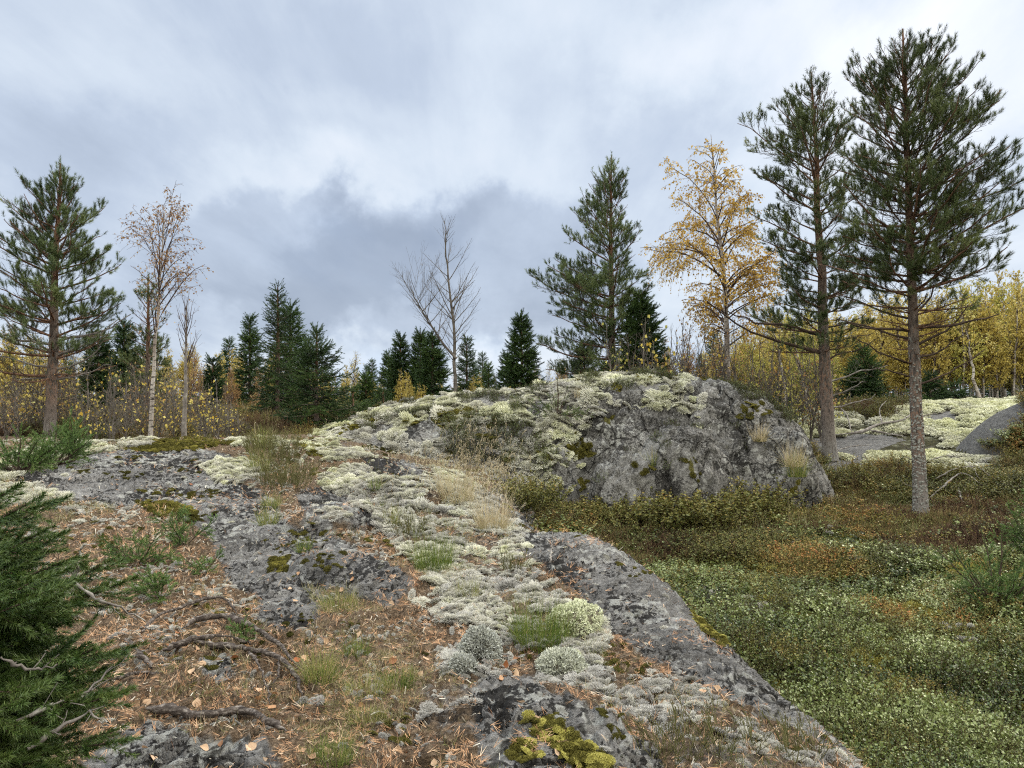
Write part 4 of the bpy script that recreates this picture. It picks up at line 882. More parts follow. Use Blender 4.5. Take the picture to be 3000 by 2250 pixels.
def P_shrub(seed, lm, nst=16, hgt=.16, rad_=.13, nl=9, ls=.016, up=.5, quad=1.0, sm=None, dense=1.0):
    """a patch of upright stems with small leaves"""
    r = np.random.default_rng(seed); mb = MB(); q = np.sqrt(r.uniform(0, 1, nst))*rad_; th = r.uniform(0, 6.28, nst)
    o = np.stack([q*np.cos(th), q*np.sin(th), 0*q-.02], -1); d = unit(np.stack([np.cos(th)*.35*q/rad_, np.sin(th)*.35*q/rad_, 1+0*q], -1)+r.normal(0, .22, (nst, 3)))
    L = hgt*r.uniform(.6, 1.15, nst); P = path(o, d, L, 5, .05, .10, r); tubes(mb, P, np.full((nst, 5), .0011), 3, 0)
    S, LS, s = side(P, L, .25, .035, lambda s, L: np.clip(.45*L, .02, .08), .7, .2, 3, False, .2, .05, r); tubes(mb, S, np.full((len(S), 3), .0009), 3, 0)
    for A, LA, g in ((P, L, .012/dense), (S, LS, .010/dense)):
        p, tn, _, _, _ = along(A, LA, .12, g, r)
        ax = unit(np.cross(tn, r.normal(0, 1, p.shape))+tn*.5+UP*up*.4); X = unit(np.cross(ax, UP+r.normal(0, .5, p.shape))); Z = np.cross(X, ax)
        stamp(mb, LV4*np.array([quad, 1, 1]), LF4, p, np.stack([X, ax, Z], -1), ls*r.uniform(.6, 1.2, len(p)), 1, .5+r.normal(0, .12, len(p))+.8*(p[:, 2]-hgt*.6)/max(hgt, .05)*.25)
    return mb.mesh('shrub', [sm or M_stem, lm])
def P_heath(seed, hgt=.15, rad_=.14, nst=26, m=None):
    """wiry upright heather"""
    r = np.random.default_rng(seed); mb = MB(); q = np.sqrt(r.uniform(0, 1, nst))*rad_; th = r.uniform(0, 6.28, nst)
    o = np.stack([q*np.cos(th), q*np.sin(th), 0*q-.02], -1); d = unit(np.stack([np.cos(th)*.5*q/rad_, np.sin(th)*.5*q/rad_, 1+0*q], -1)+r.normal(0, .25, (nst, 3)))
    L = hgt*r.uniform(.5, 1.2, nst); P = path(o, d, L, 5, .05, .14, r); tubes(mb, P, np.full((nst, 5), .0012), 3, 0, .35)
    S, LS, s = side(P, L, .25, .02, lambda s, L: np.clip(.4*L, .02, .08), .5, .3, 3, False, .3, .05, r); tubes(mb, S, np.full((len(S), 3), .0016), 3, 0, .5+r.normal(0, .1, len(S)))
    return mb.mesh('heather', [m or M_heath])
def P_blades(seed, n, L, rad_, wd, spread=.5, t0=.3, tj=.15, m=None, droop=-.35, seg=5):
    r = np.random.default_rng(seed); mb = MB(); q = np.sqrt(r.uniform(0, 1, n))*rad_; th = r.uniform(0, 6.28, n)
    o = np.stack([q*np.cos(th), q*np.sin(th), 0*q-.01], -1); a = np.abs(r.normal(0, spread, n))
    th2 = th+r.normal(0, .7, n); d = np.stack([np.cos(th2)*np.sin(a), np.sin(th2)*np.sin(a), np.cos(a)], -1)
    l = L*r.uniform(.5, 1.15, n); s = np.linspace(0, 1, seg); P = o[:, None]+l[:, None, None]*(d[:, None]*s[None, :, None]+droop*(np.sin(a)**1.0)[:, None, None]*(s**2)[None, :, None]*UP+.12*r.normal(0, 1, (n, 1, 3))*(s**2)[None, :, None])
    sd = unit(np.cross(d, r.normal(0, 1, (n, 3))))[:, None]*wd/2*(1-s*.85)[None, :, None]
    V = np.stack([P-sd, P+sd], 2).reshape(-1, 3); idx = np.arange(n*seg*2).reshape(n, seg, 2)
    F = np.stack([idx[:, :-1, 0], idx[:, :-1, 1], idx[:, 1:, 1], idx[:, 1:, 0]], -1).reshape(-1, 4)
    t = np.repeat(t0+r.normal(0, tj, n)-.5+.5, seg*2)+np.tile(np.repeat(s*.12, 2), n); mb.add(V, F, 0, t)
    return mb.mesh('grass', [m or M_grass])
def P_moss(seed, n=420):
    r = np.random.default_rng(seed); mb = MB(); q = np.sqrt(r.uniform(0, 1, n)); th = r.uniform(0, 6.28, n)
    o = np.stack([q*np.cos(th), q*np.sin(th), (.35*(1-q*q))], -1); d = unit(r.normal(0, .6, (n, 3))+UP); l = .22*r.uniform(.5, 1.2, n)[:, None]; sd = unit(np.cross(d, r.normal(0, 1, (n, 3))))*.06
    V = np.stack([o-sd, o+sd, o+d*l+sd*.5, o+d*l-sd*.5], 1).reshape(-1, 3); mb.add(V, np.arange(4*n).reshape(n, 4), 0, np.repeat(.5+r.normal(0, .09, n), 4))
    u = np.linspace(0, 2*math.pi, 11)[:-1]; B = np.concatenate([np.stack([.8*np.cos(u), .8*np.sin(u), 0*u-.10], -1), np.stack([.5*np.cos(u), .5*np.sin(u), 0*u+.16], -1), [[0, 0, .26]]])
    i = np.arange(10); j = (i+1) % 10; mb.add(B, np.concatenate([np.stack([i, j, j+10, i+10], -1)]), 0, .22, True); mb.add(B, np.stack([i+10, j+10, 0*i+20], -1), 0, .22, True)
    return mb.mesh('moss', [M_moss])
LICP = [P_lichen(i, 300+30*i, .62, .060, .52) for i in range(4)]; LICF = [P_lichen(i+9, 320, .22, .085, .70) for i in range(3)]
# --- near outcrop: lichen beds
x, y = fan_pts(105000, 2.7, 13.2, pw=1.0); P, Nn, K = surf(x, y)
inl = masks(P, LICH, 11, 3.0) & (K == 0); inr = masks(P, ROCK, 9) & (K == 0); inm = masks(P, MOSS, 5, 5.0) & (K == 0); ing = masks(P, GRASS, 9, 2.0) & (K == 0)
ed = edge_dist(P[:, 0], P[:, 1]); loose = (K == 0) & ~inr & ~inl & ~inm & (fbm(P[:, 0]*2.2, P[:, 1]*2.2, 4.0, 5, .7) > .10) & (ed < -.2) & (rng.uniform(0, 1, len(P)) < .30)
crumbs = (K == 0) & inr & (rng.uniform(0, 1, len(P)) < .012)
gaps = fbm(P[:, 0]*3.1, P[:, 1]*3.1, 8.0, 5, .7)+.35*fbm(P[:, 0]*.9, P[:, 1]*.9, 18.0, 3) < .08
q = (inl & gaps) | loose | crumbs
p = P[q]; d_ = np.linalg.norm(p, axis=1)
sc = np.where(inl[q], rng.uniform(.012, .034, q.sum())*(1+.5*(fbm(p[:, 0]*2, p[:, 1]*2, 19.0, 3) > .1)), rng.uniform(.008, .022, q.sum()))*np.clip(d_/6.0, .75, 1.5)
px_, py_, _ = project(p)
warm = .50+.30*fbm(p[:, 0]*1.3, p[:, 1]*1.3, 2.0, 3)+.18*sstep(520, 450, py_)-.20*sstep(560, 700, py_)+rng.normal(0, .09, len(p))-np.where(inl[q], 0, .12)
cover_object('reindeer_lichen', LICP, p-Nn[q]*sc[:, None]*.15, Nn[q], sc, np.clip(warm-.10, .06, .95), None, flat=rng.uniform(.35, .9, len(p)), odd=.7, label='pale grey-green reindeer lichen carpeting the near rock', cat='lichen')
# --- moss on the near rock
q = inm | ((K == 0) & ~inl & (fbm(P[:, 0]*1.9, P[:, 1]*1.9, 14.0, 3) > .30) & (rng.uniform(0, 1, len(P)) < .12) & (ed < -.1))
x2, y2 = fan_pts(60000, 2.7, 13.0, pw=1.0); z2 = ground_z(x2, y2); k2 = cover(MOSS, x2, y2, z2, 9, 1.7, 5.0) & (fbm(x2*4, y2*4, 3.3, 4, .7) > -.12)
P2, N2, K2 = surf(x2[k2], y2[k2]); ok = K2 == 0; P2, N2 = P2[ok], N2[ok]
pm = np.concatenate([P[q], P2]); nm_ = np.concatenate([Nn[q], N2]); sc = rng.uniform(.010, .030, len(pm))*np.where(pm[:, 1] < 4.6, 1.4, 1)*np.clip(pm[:, 1]/5, .8, 2.0)
cover_object('moss', [P_moss(i) for i in range(3)], pm, nm_, sc, np.clip(.52+.35*fbm(pm[:, 0]*2, pm[:, 1]*2, 1.0, 3)+np.concatenate([np.full(q.sum(), -.25), np.full(len(P2), .06)+np.where(P2[:, 1] < 6, .32, 0)]), .05, .95), None, label='yellow-green moss patches on the near rock', cat='moss')
# --- dome: lichen cushions
n = 17000; x = rng.uniform(-6, 6.2, n); y = rng.uniform(12.6, 18.0, n); Pd, Nd, Kd = surf(x, y)
a = (Kd == 2) & masks(Pd, DLICH, 6, 1.0) & ~masks(Pd, DROCK, 6, 2.0) & (fbm(Pd[:, 0]*2.1, Pd[:, 1]*2.1, 3.0, 5, .6) < .12)
back = (Kd == 2) & (Pd[:, 1] > 15.8) & (Pd[:, 0] < 3.0) & (Nd[:, 2] > .7)
b_ = (Kd == 2) & (Nd[:, 2] > .55) & (Pd[:, 0] < 4.6) & (fbm(Pd[:, 0]*1.2, Pd[:, 1]*1.2, 5.0, 3) > .30) & (rng.uniform(0, 1, n) < .3)
q = a | (back & (rng.uniform(0, 1, n) < .6)) | b_
p = Pd[q]; sc = rng.uniform(.035, .125, len(p)); sc = np.where(b_[q] & ~a[q], sc*.55, sc)
cover_object('dome_lichen', LICF+LICP[:1], p-Nd[q]*sc[:, None]*.35, Nd[q], sc, np.clip(.50+.55*fbm(p[:, 0]*1.1, p[:, 1]*1.1, 6.0, 4)+rng.normal(0, .09, len(p)), .1, .95), None, flat=rng.uniform(.4, .9, len(p)), odd=.8, label='pale yellow-green lichen cushions over the back of the big rock dome', cat='lichen')
q = (Kd == 2) & ((masks(Pd, DMOSS, 5, 4.0) & (rng.uniform(0, 1, n) < .5)) | ((fbm(Pd[:, 0]*1.7, Pd[:, 1]*1.7, 25.0, 3) > .46) & (rng.uniform(0, 1, n) < .25)))
pq, nq = Pd[q], Nd[q]; j = np.repeat(np.arange(len(pq)), 4); off = rng.normal(0, .06, (len(j), 3)); off -= nq[j]*np.sum(off*nq[j], 1)[:, None]
cover_object('dome_moss', [P_moss(i+5) for i in range(3)], pq[j]+off, nq[j], rng.uniform(.03, .07, len(j)), np.clip(.42+.35*fbm(pq[j][:, 0]*2, pq[j][:, 1]*2, 1.0, 3), .05, .9), None, 0.05, label='moss tufts in the hollows of the big rock dome', cat='moss')
CB = [[(925, 905), (1060, 888), (1150, 925), (1190, 985), (1090, 1005), (970, 990)], [(1090, 960), (1180, 960), (1240, 1010), (1170, 1030)]]
q = (Kd == 2) & ((masks(Pd, CB, 9, 7.0) & (rng.uniform(0, 1, n) < .32)) | ((Nd[:, 2] > .6) & (fbm(Pd[:, 0]*1.9, Pd[:, 1]*1.9, 55.0, 4) > .30) & (rng.uniform(0, 1, n) < .4)))
cover_object('crowberry_mat', [P_shrub(70+i, M_lingon, 16, .16, .12, ls=.014, quad=.8) for i in range(3)], Pd[q], Nd[q], rng.uniform(.55, 1.1, q.sum()), np.clip(.34+.3*fbm(Pd[q][:, 0]*2, Pd[q][:, 1]*2, 1, 3), .05, .8), None, .5, label='dark crowberry and heather growing through the lichen on the near side of the dome', cat='ground cover')
# --- lichen hill on the right
n = 9000; x, y = fan_pts(n, 14.5, 31, .30, .80, 1.6); Ph, Nh, Kh = surf(x, y)
q = (Kh == 1) & masks(Ph, HLICH, 6, 1.0) & ~masks(Ph, HROCK, 5, 6.0) & (fbm(Ph[:, 0]*.9, Ph[:, 1]*.9, 3.0, 3) < .30) & (np.hypot(Ph[:, 0]-11.9, Ph[:, 1]-17.0) > 1.9)
p = Ph[q]; sc = rng.uniform(.04, .30, len(p))*np.clip(p[:, 1]/20, .7, 1.3)
cover_object('hill_lichen', LICF, p-UP*sc[:, None]*.05, Nh[q], sc, np.clip(.70+.25*fbm(p[:, 0]*.7, p[:, 1]*.7, 6.0, 3)+rng.normal(0, .06, len(p)), .3, .98), None, label='creamy yellow lichen cushions on the low hill at the right', cat='lichen', flat=rng.uniform(.5, .9, len(p)), odd=.8)
hq = (Kh == 1) & ~q
# --- heath of the hollow
HB = [[(1770, 1050), (1860, 1060), (1960, 1105), (2230, 1090), (2230, 1190), (2100, 1215), (1990, 1215), (1900, 1170), (1800, 1120)]]
YB = [[(1090, 1040), (1200, 1060), (1420, 1090), (1500, 1050), (1620, 1060), (1700, 1100), (1640, 1160), (1450, 1150), (1300, 1140), (1120, 1110)], [(1760, 1070), (1900, 1130), (1960, 1170), (1850, 1170), (1740, 1110)]]
GM = [[(1460, 1170), (1560, 1150), (1700, 1180), (1860, 1230), (1900, 1270), (1760, 1280), (1600, 1240), (1480, 1220)], [(1640, 1440), (1720, 1430), (1720, 1480), (1650, 1480)], [(2050, 1230), (2110, 1220), (2110, 1270), (2050, 1270)], [(1860, 1330), (1960, 1330), (1960, 1400), (1880, 1390)]]
WL = [[(1600, 1120), (1680, 1120), (1800, 1150), (1790, 1175), (1700, 1150), (1610, 1140)], [(1700, 1185), (1740, 1180), (1740, 1200), (1700, 1200)], [(1780, 1200), (1880, 1235), (1860, 1250), (1790, 1220)], [(2040, 1360), (2110, 1370), (2100, 1420), (2040, 1410)], [(1500, 1290), (1640, 1320), (1700, 1370), (1600, 1360)]]
x, y = fan_pts(38000, 3.4, 18.5, .0, 1.17, 1.15); Pv, Nv, Kv = surf(x, y); valley = (Kv == 1) & ~(masks(Pv, HLICH, 6, 1.0) & (Pv[:, 1] > 13.3))
hb = masks(Pv, HB, 16, 1) & valley; yb = masks(Pv, YB, 14, 2) & valley & ~hb; gm = masks(Pv, GM, 14, 3) & valley; wl = masks(Pv, WL, 9, 4) & valley
far_ = Pv[:, 1] > 12.8; mixn = fbm(Pv[:, 0]*.8, Pv[:, 1]*.8, 31.0, 4); patch = vnoise(Pv[:, 0]*2.6, Pv[:, 1]*2.6, 3.0)
u = rng.uniform(0, 1, len(Pv))
sel_h = (hb & (u < .85)) | (valley & ((mixn > .36) | (far_ & (mixn > .12))) & ~yb & (u < .8))
sel_y = (yb & ~sel_h & (u < .85)) | (valley & far_ & ~sel_h & (u < .5)) | (valley & ~sel_h & (u > .93))
sel_m = (gm & (u < .8)) | (valley & (mixn < -.33) & (u < .5))
sel_y |= gm & (u > .55); holes = fbm(Pv[:, 0]*2.0, Pv[:, 1]*2.0, 91.0, 4) < -.26
sel_l = valley & ~sel_h & ~sel_y & ~(gm & (u < .8)) & ~holes
dens = np.clip(Pv[:, 1]/7, .8, 1.7)
hump = .5+.9*fbm(Pv[:, 0]*1.3, Pv[:, 1]*1.3, 12, 3)
LG = [P_shrub(i, M_lingon, 15, .15, .12, ls=.0195, quad=1.3) for i in range(4)]
BL = [P_shrub(i+20, M_bilb, 16, .22, .13, ls=.017, quad=1.0, dense=.9) for i in range(3)]
HE = [P_heath(i+40) for i in range(3)]
def put(name, protos, q, s0, s1, base_t, amp, label, cat, fq=1.3, lean=.8):
    p = Pv[q]; s = rng.uniform(s0, s1, len(p))*dens[q]*(.75+.5*hump[q])
    t = np.clip(base_t+amp*fbm(p[:, 0]*fq, p[:, 1]*fq, 50+len(p)*.01, 4)+.3*fbm(p[:, 0]*.5, p[:, 1]*.5, 7.7, 2)+rng.normal(0, .09, len(p)), .03, .97)
    cover_object(name, protos, p, Nv[q], s, t, None, lean, label, cat, flat=np.clip(.95/dens[q]**1.3, .35, 1.1))
put('lingonberry_cover', LG, sel_l, .65, 1.35, .50, .60, 'glossy green lingonberry filling the hollow right of the near rock', 'ground cover')
put('bilberry_cover', BL, sel_y, .8, 1.25, (.30+.15*gm[sel_y]), .60, 'olive and orange bilberry bushes along the foot of the rock dome', 'ground cover')
put('heather_cover', HE, sel_h, .8, 1.3, (.56-.20*hb[sel_h]), .70, 'brown heather round the foot of the biggest pine', 'ground cover')
q = sel_m; j = np.repeat(np.nonzero(q)[0], 3); pp = Pv[j]+np.concatenate([rng.normal(0, .10, (len(j), 2)), np.zeros((len(j), 1))], 1)
cover_object('golden_moss', [P_moss(i+8) for i in range(2)], pp+UP*.05, Nv[j], rng.uniform(.07, .13, len(j)), np.clip(.62+.3*fbm(pp[:, 0], pp[:, 1], 1.0, 3), .2, .9), None, .8, label='golden moss showing between the heath plants', cat='moss')
q = wl & (u < .22); pw_ = Pv[q]
cover_object('heath_lichen', LICP, pw_+UP*.12, Nv[q], rng.uniform(.02, .06, len(pw_)), np.clip(.35+rng.normal(0, .1, len(pw_)), .1, .8), None, .8, label='pale lichen tufts among the heath plants of the hollow', cat='lichen')
# --- low growth beyond the crest of the near rock and round the hill
x, y = fan_pts(9000, 12.0, 30, -.85, .62, 1.3); Pc, Nc, Kc = surf(x, y); q = (Kc == 1) & ~masks(Pc, HLICH, 6, 1.0) & ~masks(Pc, HROCK, 5, 6.0) & (Pc[:, 0] < 6)
cover_object('heath_beyond', HE+BL[:1]+[P_blades(3, 60, .28, .12, .006, .45, .62, .12)], Pc[q], Nc[q], rng.uniform(.9, 1.6, q.sum())*np.clip(Pc[q][:, 1]/15, 1, 2), np.clip(.45+.6*fbm(Pc[q][:, 0]*.8, Pc[q][:, 1]*.8, 5, 3), .05, .95), None, .8, label='brown heather and dry grass beyond the crest of the near rock', cat='ground cover')
x, y = fan_pts(7500, 15, 33, .3, 1.1, 1.3); Pe, Ne, Ke = surf(x, y); q = (Ke == 1) & ~masks(Pe, HLICH, 6, 1.0) & ~masks(Pe, HROCK, 5, 6.0) & (np.hypot(Pe[:, 0]-11.9, Pe[:, 1]-17.0) > 1.7)
cover_object('hillside_heath', HE+BL, Pe[q], Ne[q], rng.uniform(1.0, 1.6, q.sum()), np.clip(.40+.6*fbm(Pe[q][:, 0]*.8, Pe[q][:, 1]*.8, 5, 3), .05, .95), None, .8, label='dark heath along the lower side of the lichen hill', cat='ground cover')
# --- pine needles, paired, lying flat
M_nlitter = mat('fallen_needles', tinted([(0, (.11, .055, .03)), (.35, (.36, .19, .095)), (.7, (.56, .34, .185)), (1, (.70, .56, .40))]), .75, .25)
x, y = fan_pts(120000, 2.6, 12.5, pw=.9); z = ground_z(x, y); S3 = np.stack([x, y, z], -1)
kr = cover(ROCK, x, y, z); kl = cover(LICH, x, y, z, seed=3.0); e3 = edge_dist(x, y)
drift = fbm(x*2.4, y*2.4, 61.0, 3)
keep = np.where(kr, .025+.42*(drift > .24), np.where(kl, .12+.3*(drift > .1), .85))*np.interp(y, [3, 6, 9, 12], [1, .9, .5, .3]); keep = keep*np.where(e3 > .25, .0, 1)*(.55+.6*sstep(-.3, .4, drift))
q = rng.uniform(0, 1, len(x)) < keep; Pn, Nn3, Kn = surf(x[q], y[q]); ok = (Kn == 0); Pn, Nn3 = Pn[ok], Nn3[ok]; n = len(Pn)
k = np.clip(Pn[:, 1]/6, .85, 1.25); Rm = rot_axis(unit(Nn3+rng.normal(0, .17, (n, 3))))
nb = MB(); VP = []
w_ = .0016
for sg in (1, -1):
    L = 1.0; th = .13*sg; c, s = math.cos(th), math.sin(th)
    for s0, s1, b0, b1, w0, w1 in ((0, .5, 0, .035, 1, 1), (.5, 1, .035, .10, 1, .35)):
        VP.append([[s0*c-sg*w0*.026*s-b0*0, s0*s+sg*b0*.6-.019*w0, .04+s0*.08], [s0*c, s0*s+sg*b0*.6+.019*w0, .04+s0*.08], [s1*c, s1*s+sg*b1*.6+.019*w1, .04+s1*.10], [s1*c, s1*s+sg*b1*.6-.019*w1, .04+s1*.10]])
VP = np.array(VP).reshape(-1, 3); FP = np.arange(16).reshape(4, 4)
stamp(nb, VP, FP, Pn+Nn3*rng.uniform(0, .012, n)[:, None], Rm, rng.uniform(.038, .066, n)*k, 0, np.clip(rng.normal(.5, .22, n), 0, 1))
tag(nb.build('pine_needles', [M_nlitter]), 'rust-brown fallen pine needles littering the near rock', 'needles', kind='stuff')
# --- crumbs: twig bits and grey lichen flakes in the litter
M_bits = mat('litter_bits', tinted([(0, (.04, .03, .02)), (.35, (.14, .10, .07)), (.6, (.33, .28, .21)), (1, (.54, .52, .44))]), .9, .15)
x, y = fan_pts(34000, 2.6, 12.5, pw=.9); z = ground_z(x, y); q = ~cover(ROCK, x, y, z) | (rng.uniform(0, 1, len(x)) < .06); q &= edge_dist(x, y) < .2
Pb, Nb, Kb = surf(x[q], y[q]); ok = Kb == 0; Pb, Nb = Pb[ok], Nb[ok]; n = len(Pb); bt = MB()
d = unit(np.cross(Nb, rng.normal(0, 1, (n, 3)))+Nb*rng.normal(0, .25, (n, 1))); L = rng.uniform(.008, .04, n)*np.clip(Pb[:, 1]/5, .8, 1.8)
tubes(bt, path(Pb+Nb*.003, d, L, 3, .1, .25), (rng.uniform(.0012, .0035, n)*np.clip(Pb[:, 1]/5, .8, 1.8))[:, None]*np.ones((1, 3)), 3, 0, np.clip(rng.normal(.5, .28, n), 0, 1), False)
tag(bt.build('litter', [M_bits]), 'bark crumbs and broken twigs in the needle litter', 'litter', kind='stuff')

# --- short wilted grass and heather shoots growing out of litter and lichen
q0 = (K == 0) & (ed < -.15) & ~inr
gq = (ing & (rng.uniform(0, 1, len(P)) < .30)) | (q0 & (fbm(P[:, 0]*1.7, P[:, 1]*1.7, 44.0, 4) > .22) & (rng.uniform(0, 1, len(P)) < .09)) | (q0 & (rng.uniform(0, 1, len(P)) < .012)) | (inl & (rng.uniform(0, 1, len(P)) < .016))
SG = [P_blades(60+i, 26, .085, .035, .0022, .85, .45, .25, None, -.55) for i in range(4)]
pg = P[gq]; cover_object('short_grass', SG, pg, Nn[gq], rng.uniform(.5, 1.2, len(pg))*np.clip(pg[:, 1]/6, .85, 1.5), np.clip(.52+.35*fbm(pg[:, 0], pg[:, 1], 3.0, 3)+rng.normal(0, .1, len(pg)), .05, .95), None, .6, label='short green and wilted grass growing thinly through litter and lichen', cat='grass')
# ------------------------------------------------------------------ single things on the ground
def lay(pts, lift=0.012, n=28):
    """photo points -> a smooth line lying on the rock; each point (qx, qy[, height above the ground])"""
    W = np.array([hitq(a[0], a[1])+np.array([0, 0, (a[2] if len(a) > 2 else 0)+lift]) for a in pts])
    s = np.linspace(0, len(W)-1, n); out = np.zeros((n, 3))
    for i, v in enumerate(s):
        a = min(int(v), len(W)-2); f = v-a; p0 = W[max(a-1, 0)]; p1 = W[a]; p2 = W[a+1]; p3 = W[min(a+2, len(W)-1)]
        out[i] = .5*((2*p1)+(-p0+p2)*f+(2*p0-5*p1+4*p2-p3)*f*f+(-p0+3*p1-3*p2+p3)*f**3)
    return out
M_root = mat('root_bark', lambda: (lambda o: (RAMP(NOISE(SCV(o, (.35, 1, 1)), 60, 5, .7), [(.34, (.018, .014, .012)), (.52, (.080, .066, .056)), (.66, (.27, .24, .21))]), (NOISE(o, 70, 5, .7), .8, .01)))(OC()), .95, .15)
def line_thing(name, label, cat, paths, m, group=None, wobble=.006):
    """paths: list of (points, r0, r1)"""
    base = None; mb = MB()
    for pts, ra, rb in paths:
        P = lay(pts); n = len(P)
        if base is None: base = P[0].copy()
        rr = 1.0*np.linspace(ra, rb, n)*(1+.28*np.interp(np.arange(n), np.linspace(0, n-1, 9), rng.normal(0, 1, 9)))*np.clip(.25+np.minimum(np.arange(n), np.arange(n)[::-1])/4, 0, 1); P = P+rng.normal(0, wobble, P.shape)*np.array([1, 1, .5])
        tubes(mb, (P-base)[None], np.maximum(rr, .001)[None], 8)
    o = mb.build(name, [m]); o.location = tuple(base); return tag(o, label, cat, group)
line_thing('exposed_root', 'thick dark root lying across the litter above the bottom-left bare rock', 'root', [([(318, 1540, .01), (375, 1548, .02), (430, 1565, .025), (480, 1560, .035), (530, 1555, .03), (580, 1575, .025), (622, 1588, .005)], .026, .014)], M_root)
line_thing('exposed_root', 'arched grey root curving down to the right between the litter and the long grey rock', 'root', [([(398, 1362, .01), (430, 1352, .035), (490, 1350, .04), (540, 1368, .04), (590, 1400, .03), (655, 1452, .0)], .021, .010)], M_root)
line_thing('exposed_root', 'long forked root snaking under the arched one and splitting into thin ends', 'root', [([(350, 1415, .01), (400, 1402, .03), (450, 1392, .03), (500, 1392, .03), (545, 1400, .01)], .019, .009),
    ([(420, 1400, .02), (480, 1412, .03), (540, 1418, .03), (590, 1432, .03), (635, 1465, .02), (655, 1510, .0)], .018, .009), ([(540, 1420, .02), (560, 1450, .02), (575, 1490, .01), (585, 1530, 0)], .007, .004), ([(600, 1440, .02), (600, 1470, .01), (575, 1495, .0)], .006, .003)], M_root)
line_thing('exposed_root', 'pale crooked root stub rising from the litter nearest the spruce boughs', 'root', [([(308, 1370, .0), (340, 1345, .03), (400, 1328, .05), (450, 1312, .05), (490, 1305, .02), (520, 1335, .0)], .015, .006)], M_root)
line_thing('exposed_root', 'short straight root piece below the left boughs, half sunk in brown needles', 'root', [([(270, 1392, .02), (300, 1425, .02), (330, 1450, .01)], .014, .010), ([(250, 1475, .01), (300, 1468, .02), (345, 1460, .0)], .013, .008)], M_root)
line_thing('fallen_twig', 'thin dark twig lying on the pale lichen in the middle of the near rock', 'twig', [([(1003, 1062, .03), (1030, 1045, .05), (1060, 1052, .05), (1085, 1060, .03)], .006, .003)], M_root)
line_thing('fallen_twig', 'white upright splinter of dead wood in the heath beside the near rock', 'twig', [([(1189, 1220, 0), (1192, 1205, .08), (1195, 1200, .22)], .012, .003)], M_dead)
line_thing('fallen_branch', 'pale forked dead branch on the ground right of the orange-trunked pine', 'branch', [([(1800, 950, .10), (1860, 948, .16), (1900, 935, .2), (1950, 925, .2), (1985, 905, .25)], .045, .018), ([(1880, 945, .16), (1920, 950, .12), (1960, 955, .1)], .025, .010), ([(1840, 950, .15), (1830, 925, .3), (1815, 912, .35)], .02, .008), ([(1905, 935, .2), (1900, 915, .35), (1915, 900, .4)], .018, .007), ([(1790, 985, .05), (1840, 975, .1), (1880, 972, .1)], .02, .01)], M_dead)
line_thing('fallen_branch', 'grey curved dead bough lying against the foot of the biggest pine', 'branch', [([(1985, 1060, .18), (1950, 1062, .12), (1915, 1050, .12), (1885, 1025, .15), (1860, 1000, .2)], .026, .009), ([(1915, 1050, .12), (1900, 1062, .1), (1880, 1060, .1)], .012, .005)], M_dead)
line_thing('fallen_branch', 'tangle of grey dead boughs on the heath right of the foot of the biggest pine', 'branch', [([(2000, 1100, .1), (2040, 1080, .25), (2080, 1060, .3), (2130, 1080, .2)], .018, .007), ([(2020, 1060, .2), (2060, 1050, .3), (2110, 1045, .3), (2150, 1065, .2)], .015, .006),
    ([(2070, 1080, .2), (2080, 1105, .15), (2110, 1118, .05)], .016, .006), ([(2010, 1030, .3), (2050, 1025, .35), (2090, 1035, .3), (2120, 1065, .2)], .012, .005), ([(2085, 1100, .15), (2100, 1085, .2), (2105, 1075, .25)], .01, .004)], M_dead)
# --- fallen leaves
M_fleaf = mat('fallen_leaf', lambda: (lambda o: MIX(MR(NOISE(o, 30, 3), .45, .65, 0, .5), RAMP(N('ShaderNodeObjectInfo').outputs['Random'], [(0, (.50, .33, .19)), (.35, (.62, .45, .30)), (.6, (.42, .22, .10)), (.8, (.55, .40, .26)), (.93, (.22, .085, .03)), (1, (.38, .11, .03))]), (.26, .16, .09)))(OC()), .6, .3, .15)
def leaf_mesh(seed):
    r = np.random.default_rng(seed); prof = [(0, 0), (.10, .20), (.25, .38), (.42, .42), (.62, .32), (.82, .13), (1.0, 0)]; mb = MB(); V = []
    cu, fo, tw = r.uniform(-.5, .6), r.uniform(.1, .6), r.uniform(-.5, .5)
    for y, w in prof:
        for s in (-1, -.5, 0, .5, 1): V.append([s*w, y-.5, .10+cu*(y-.5)**2+fo*abs(s*w)+tw*s*w*(y-.5)+r.normal(0, .012)])
    idx = np.arange(35).reshape(7, 5); F = np.stack([idx[:-1, :-1], idx[:-1, 1:], idx[1:, 1:], idx[1:, :-1]], -1).reshape(-1, 4); mb.add(V, F, 0, None, True)
    s = np.array([[[0, -.5, .1], [.03, -.7, .08], [.05, -.85, .02]]]); tubes(mb, s, np.full((1, 3), .012), 4); return mb.mesh('fallen_leaf', [M_fleaf])
LM_ = [leaf_mesh(i) for i in range(7)]
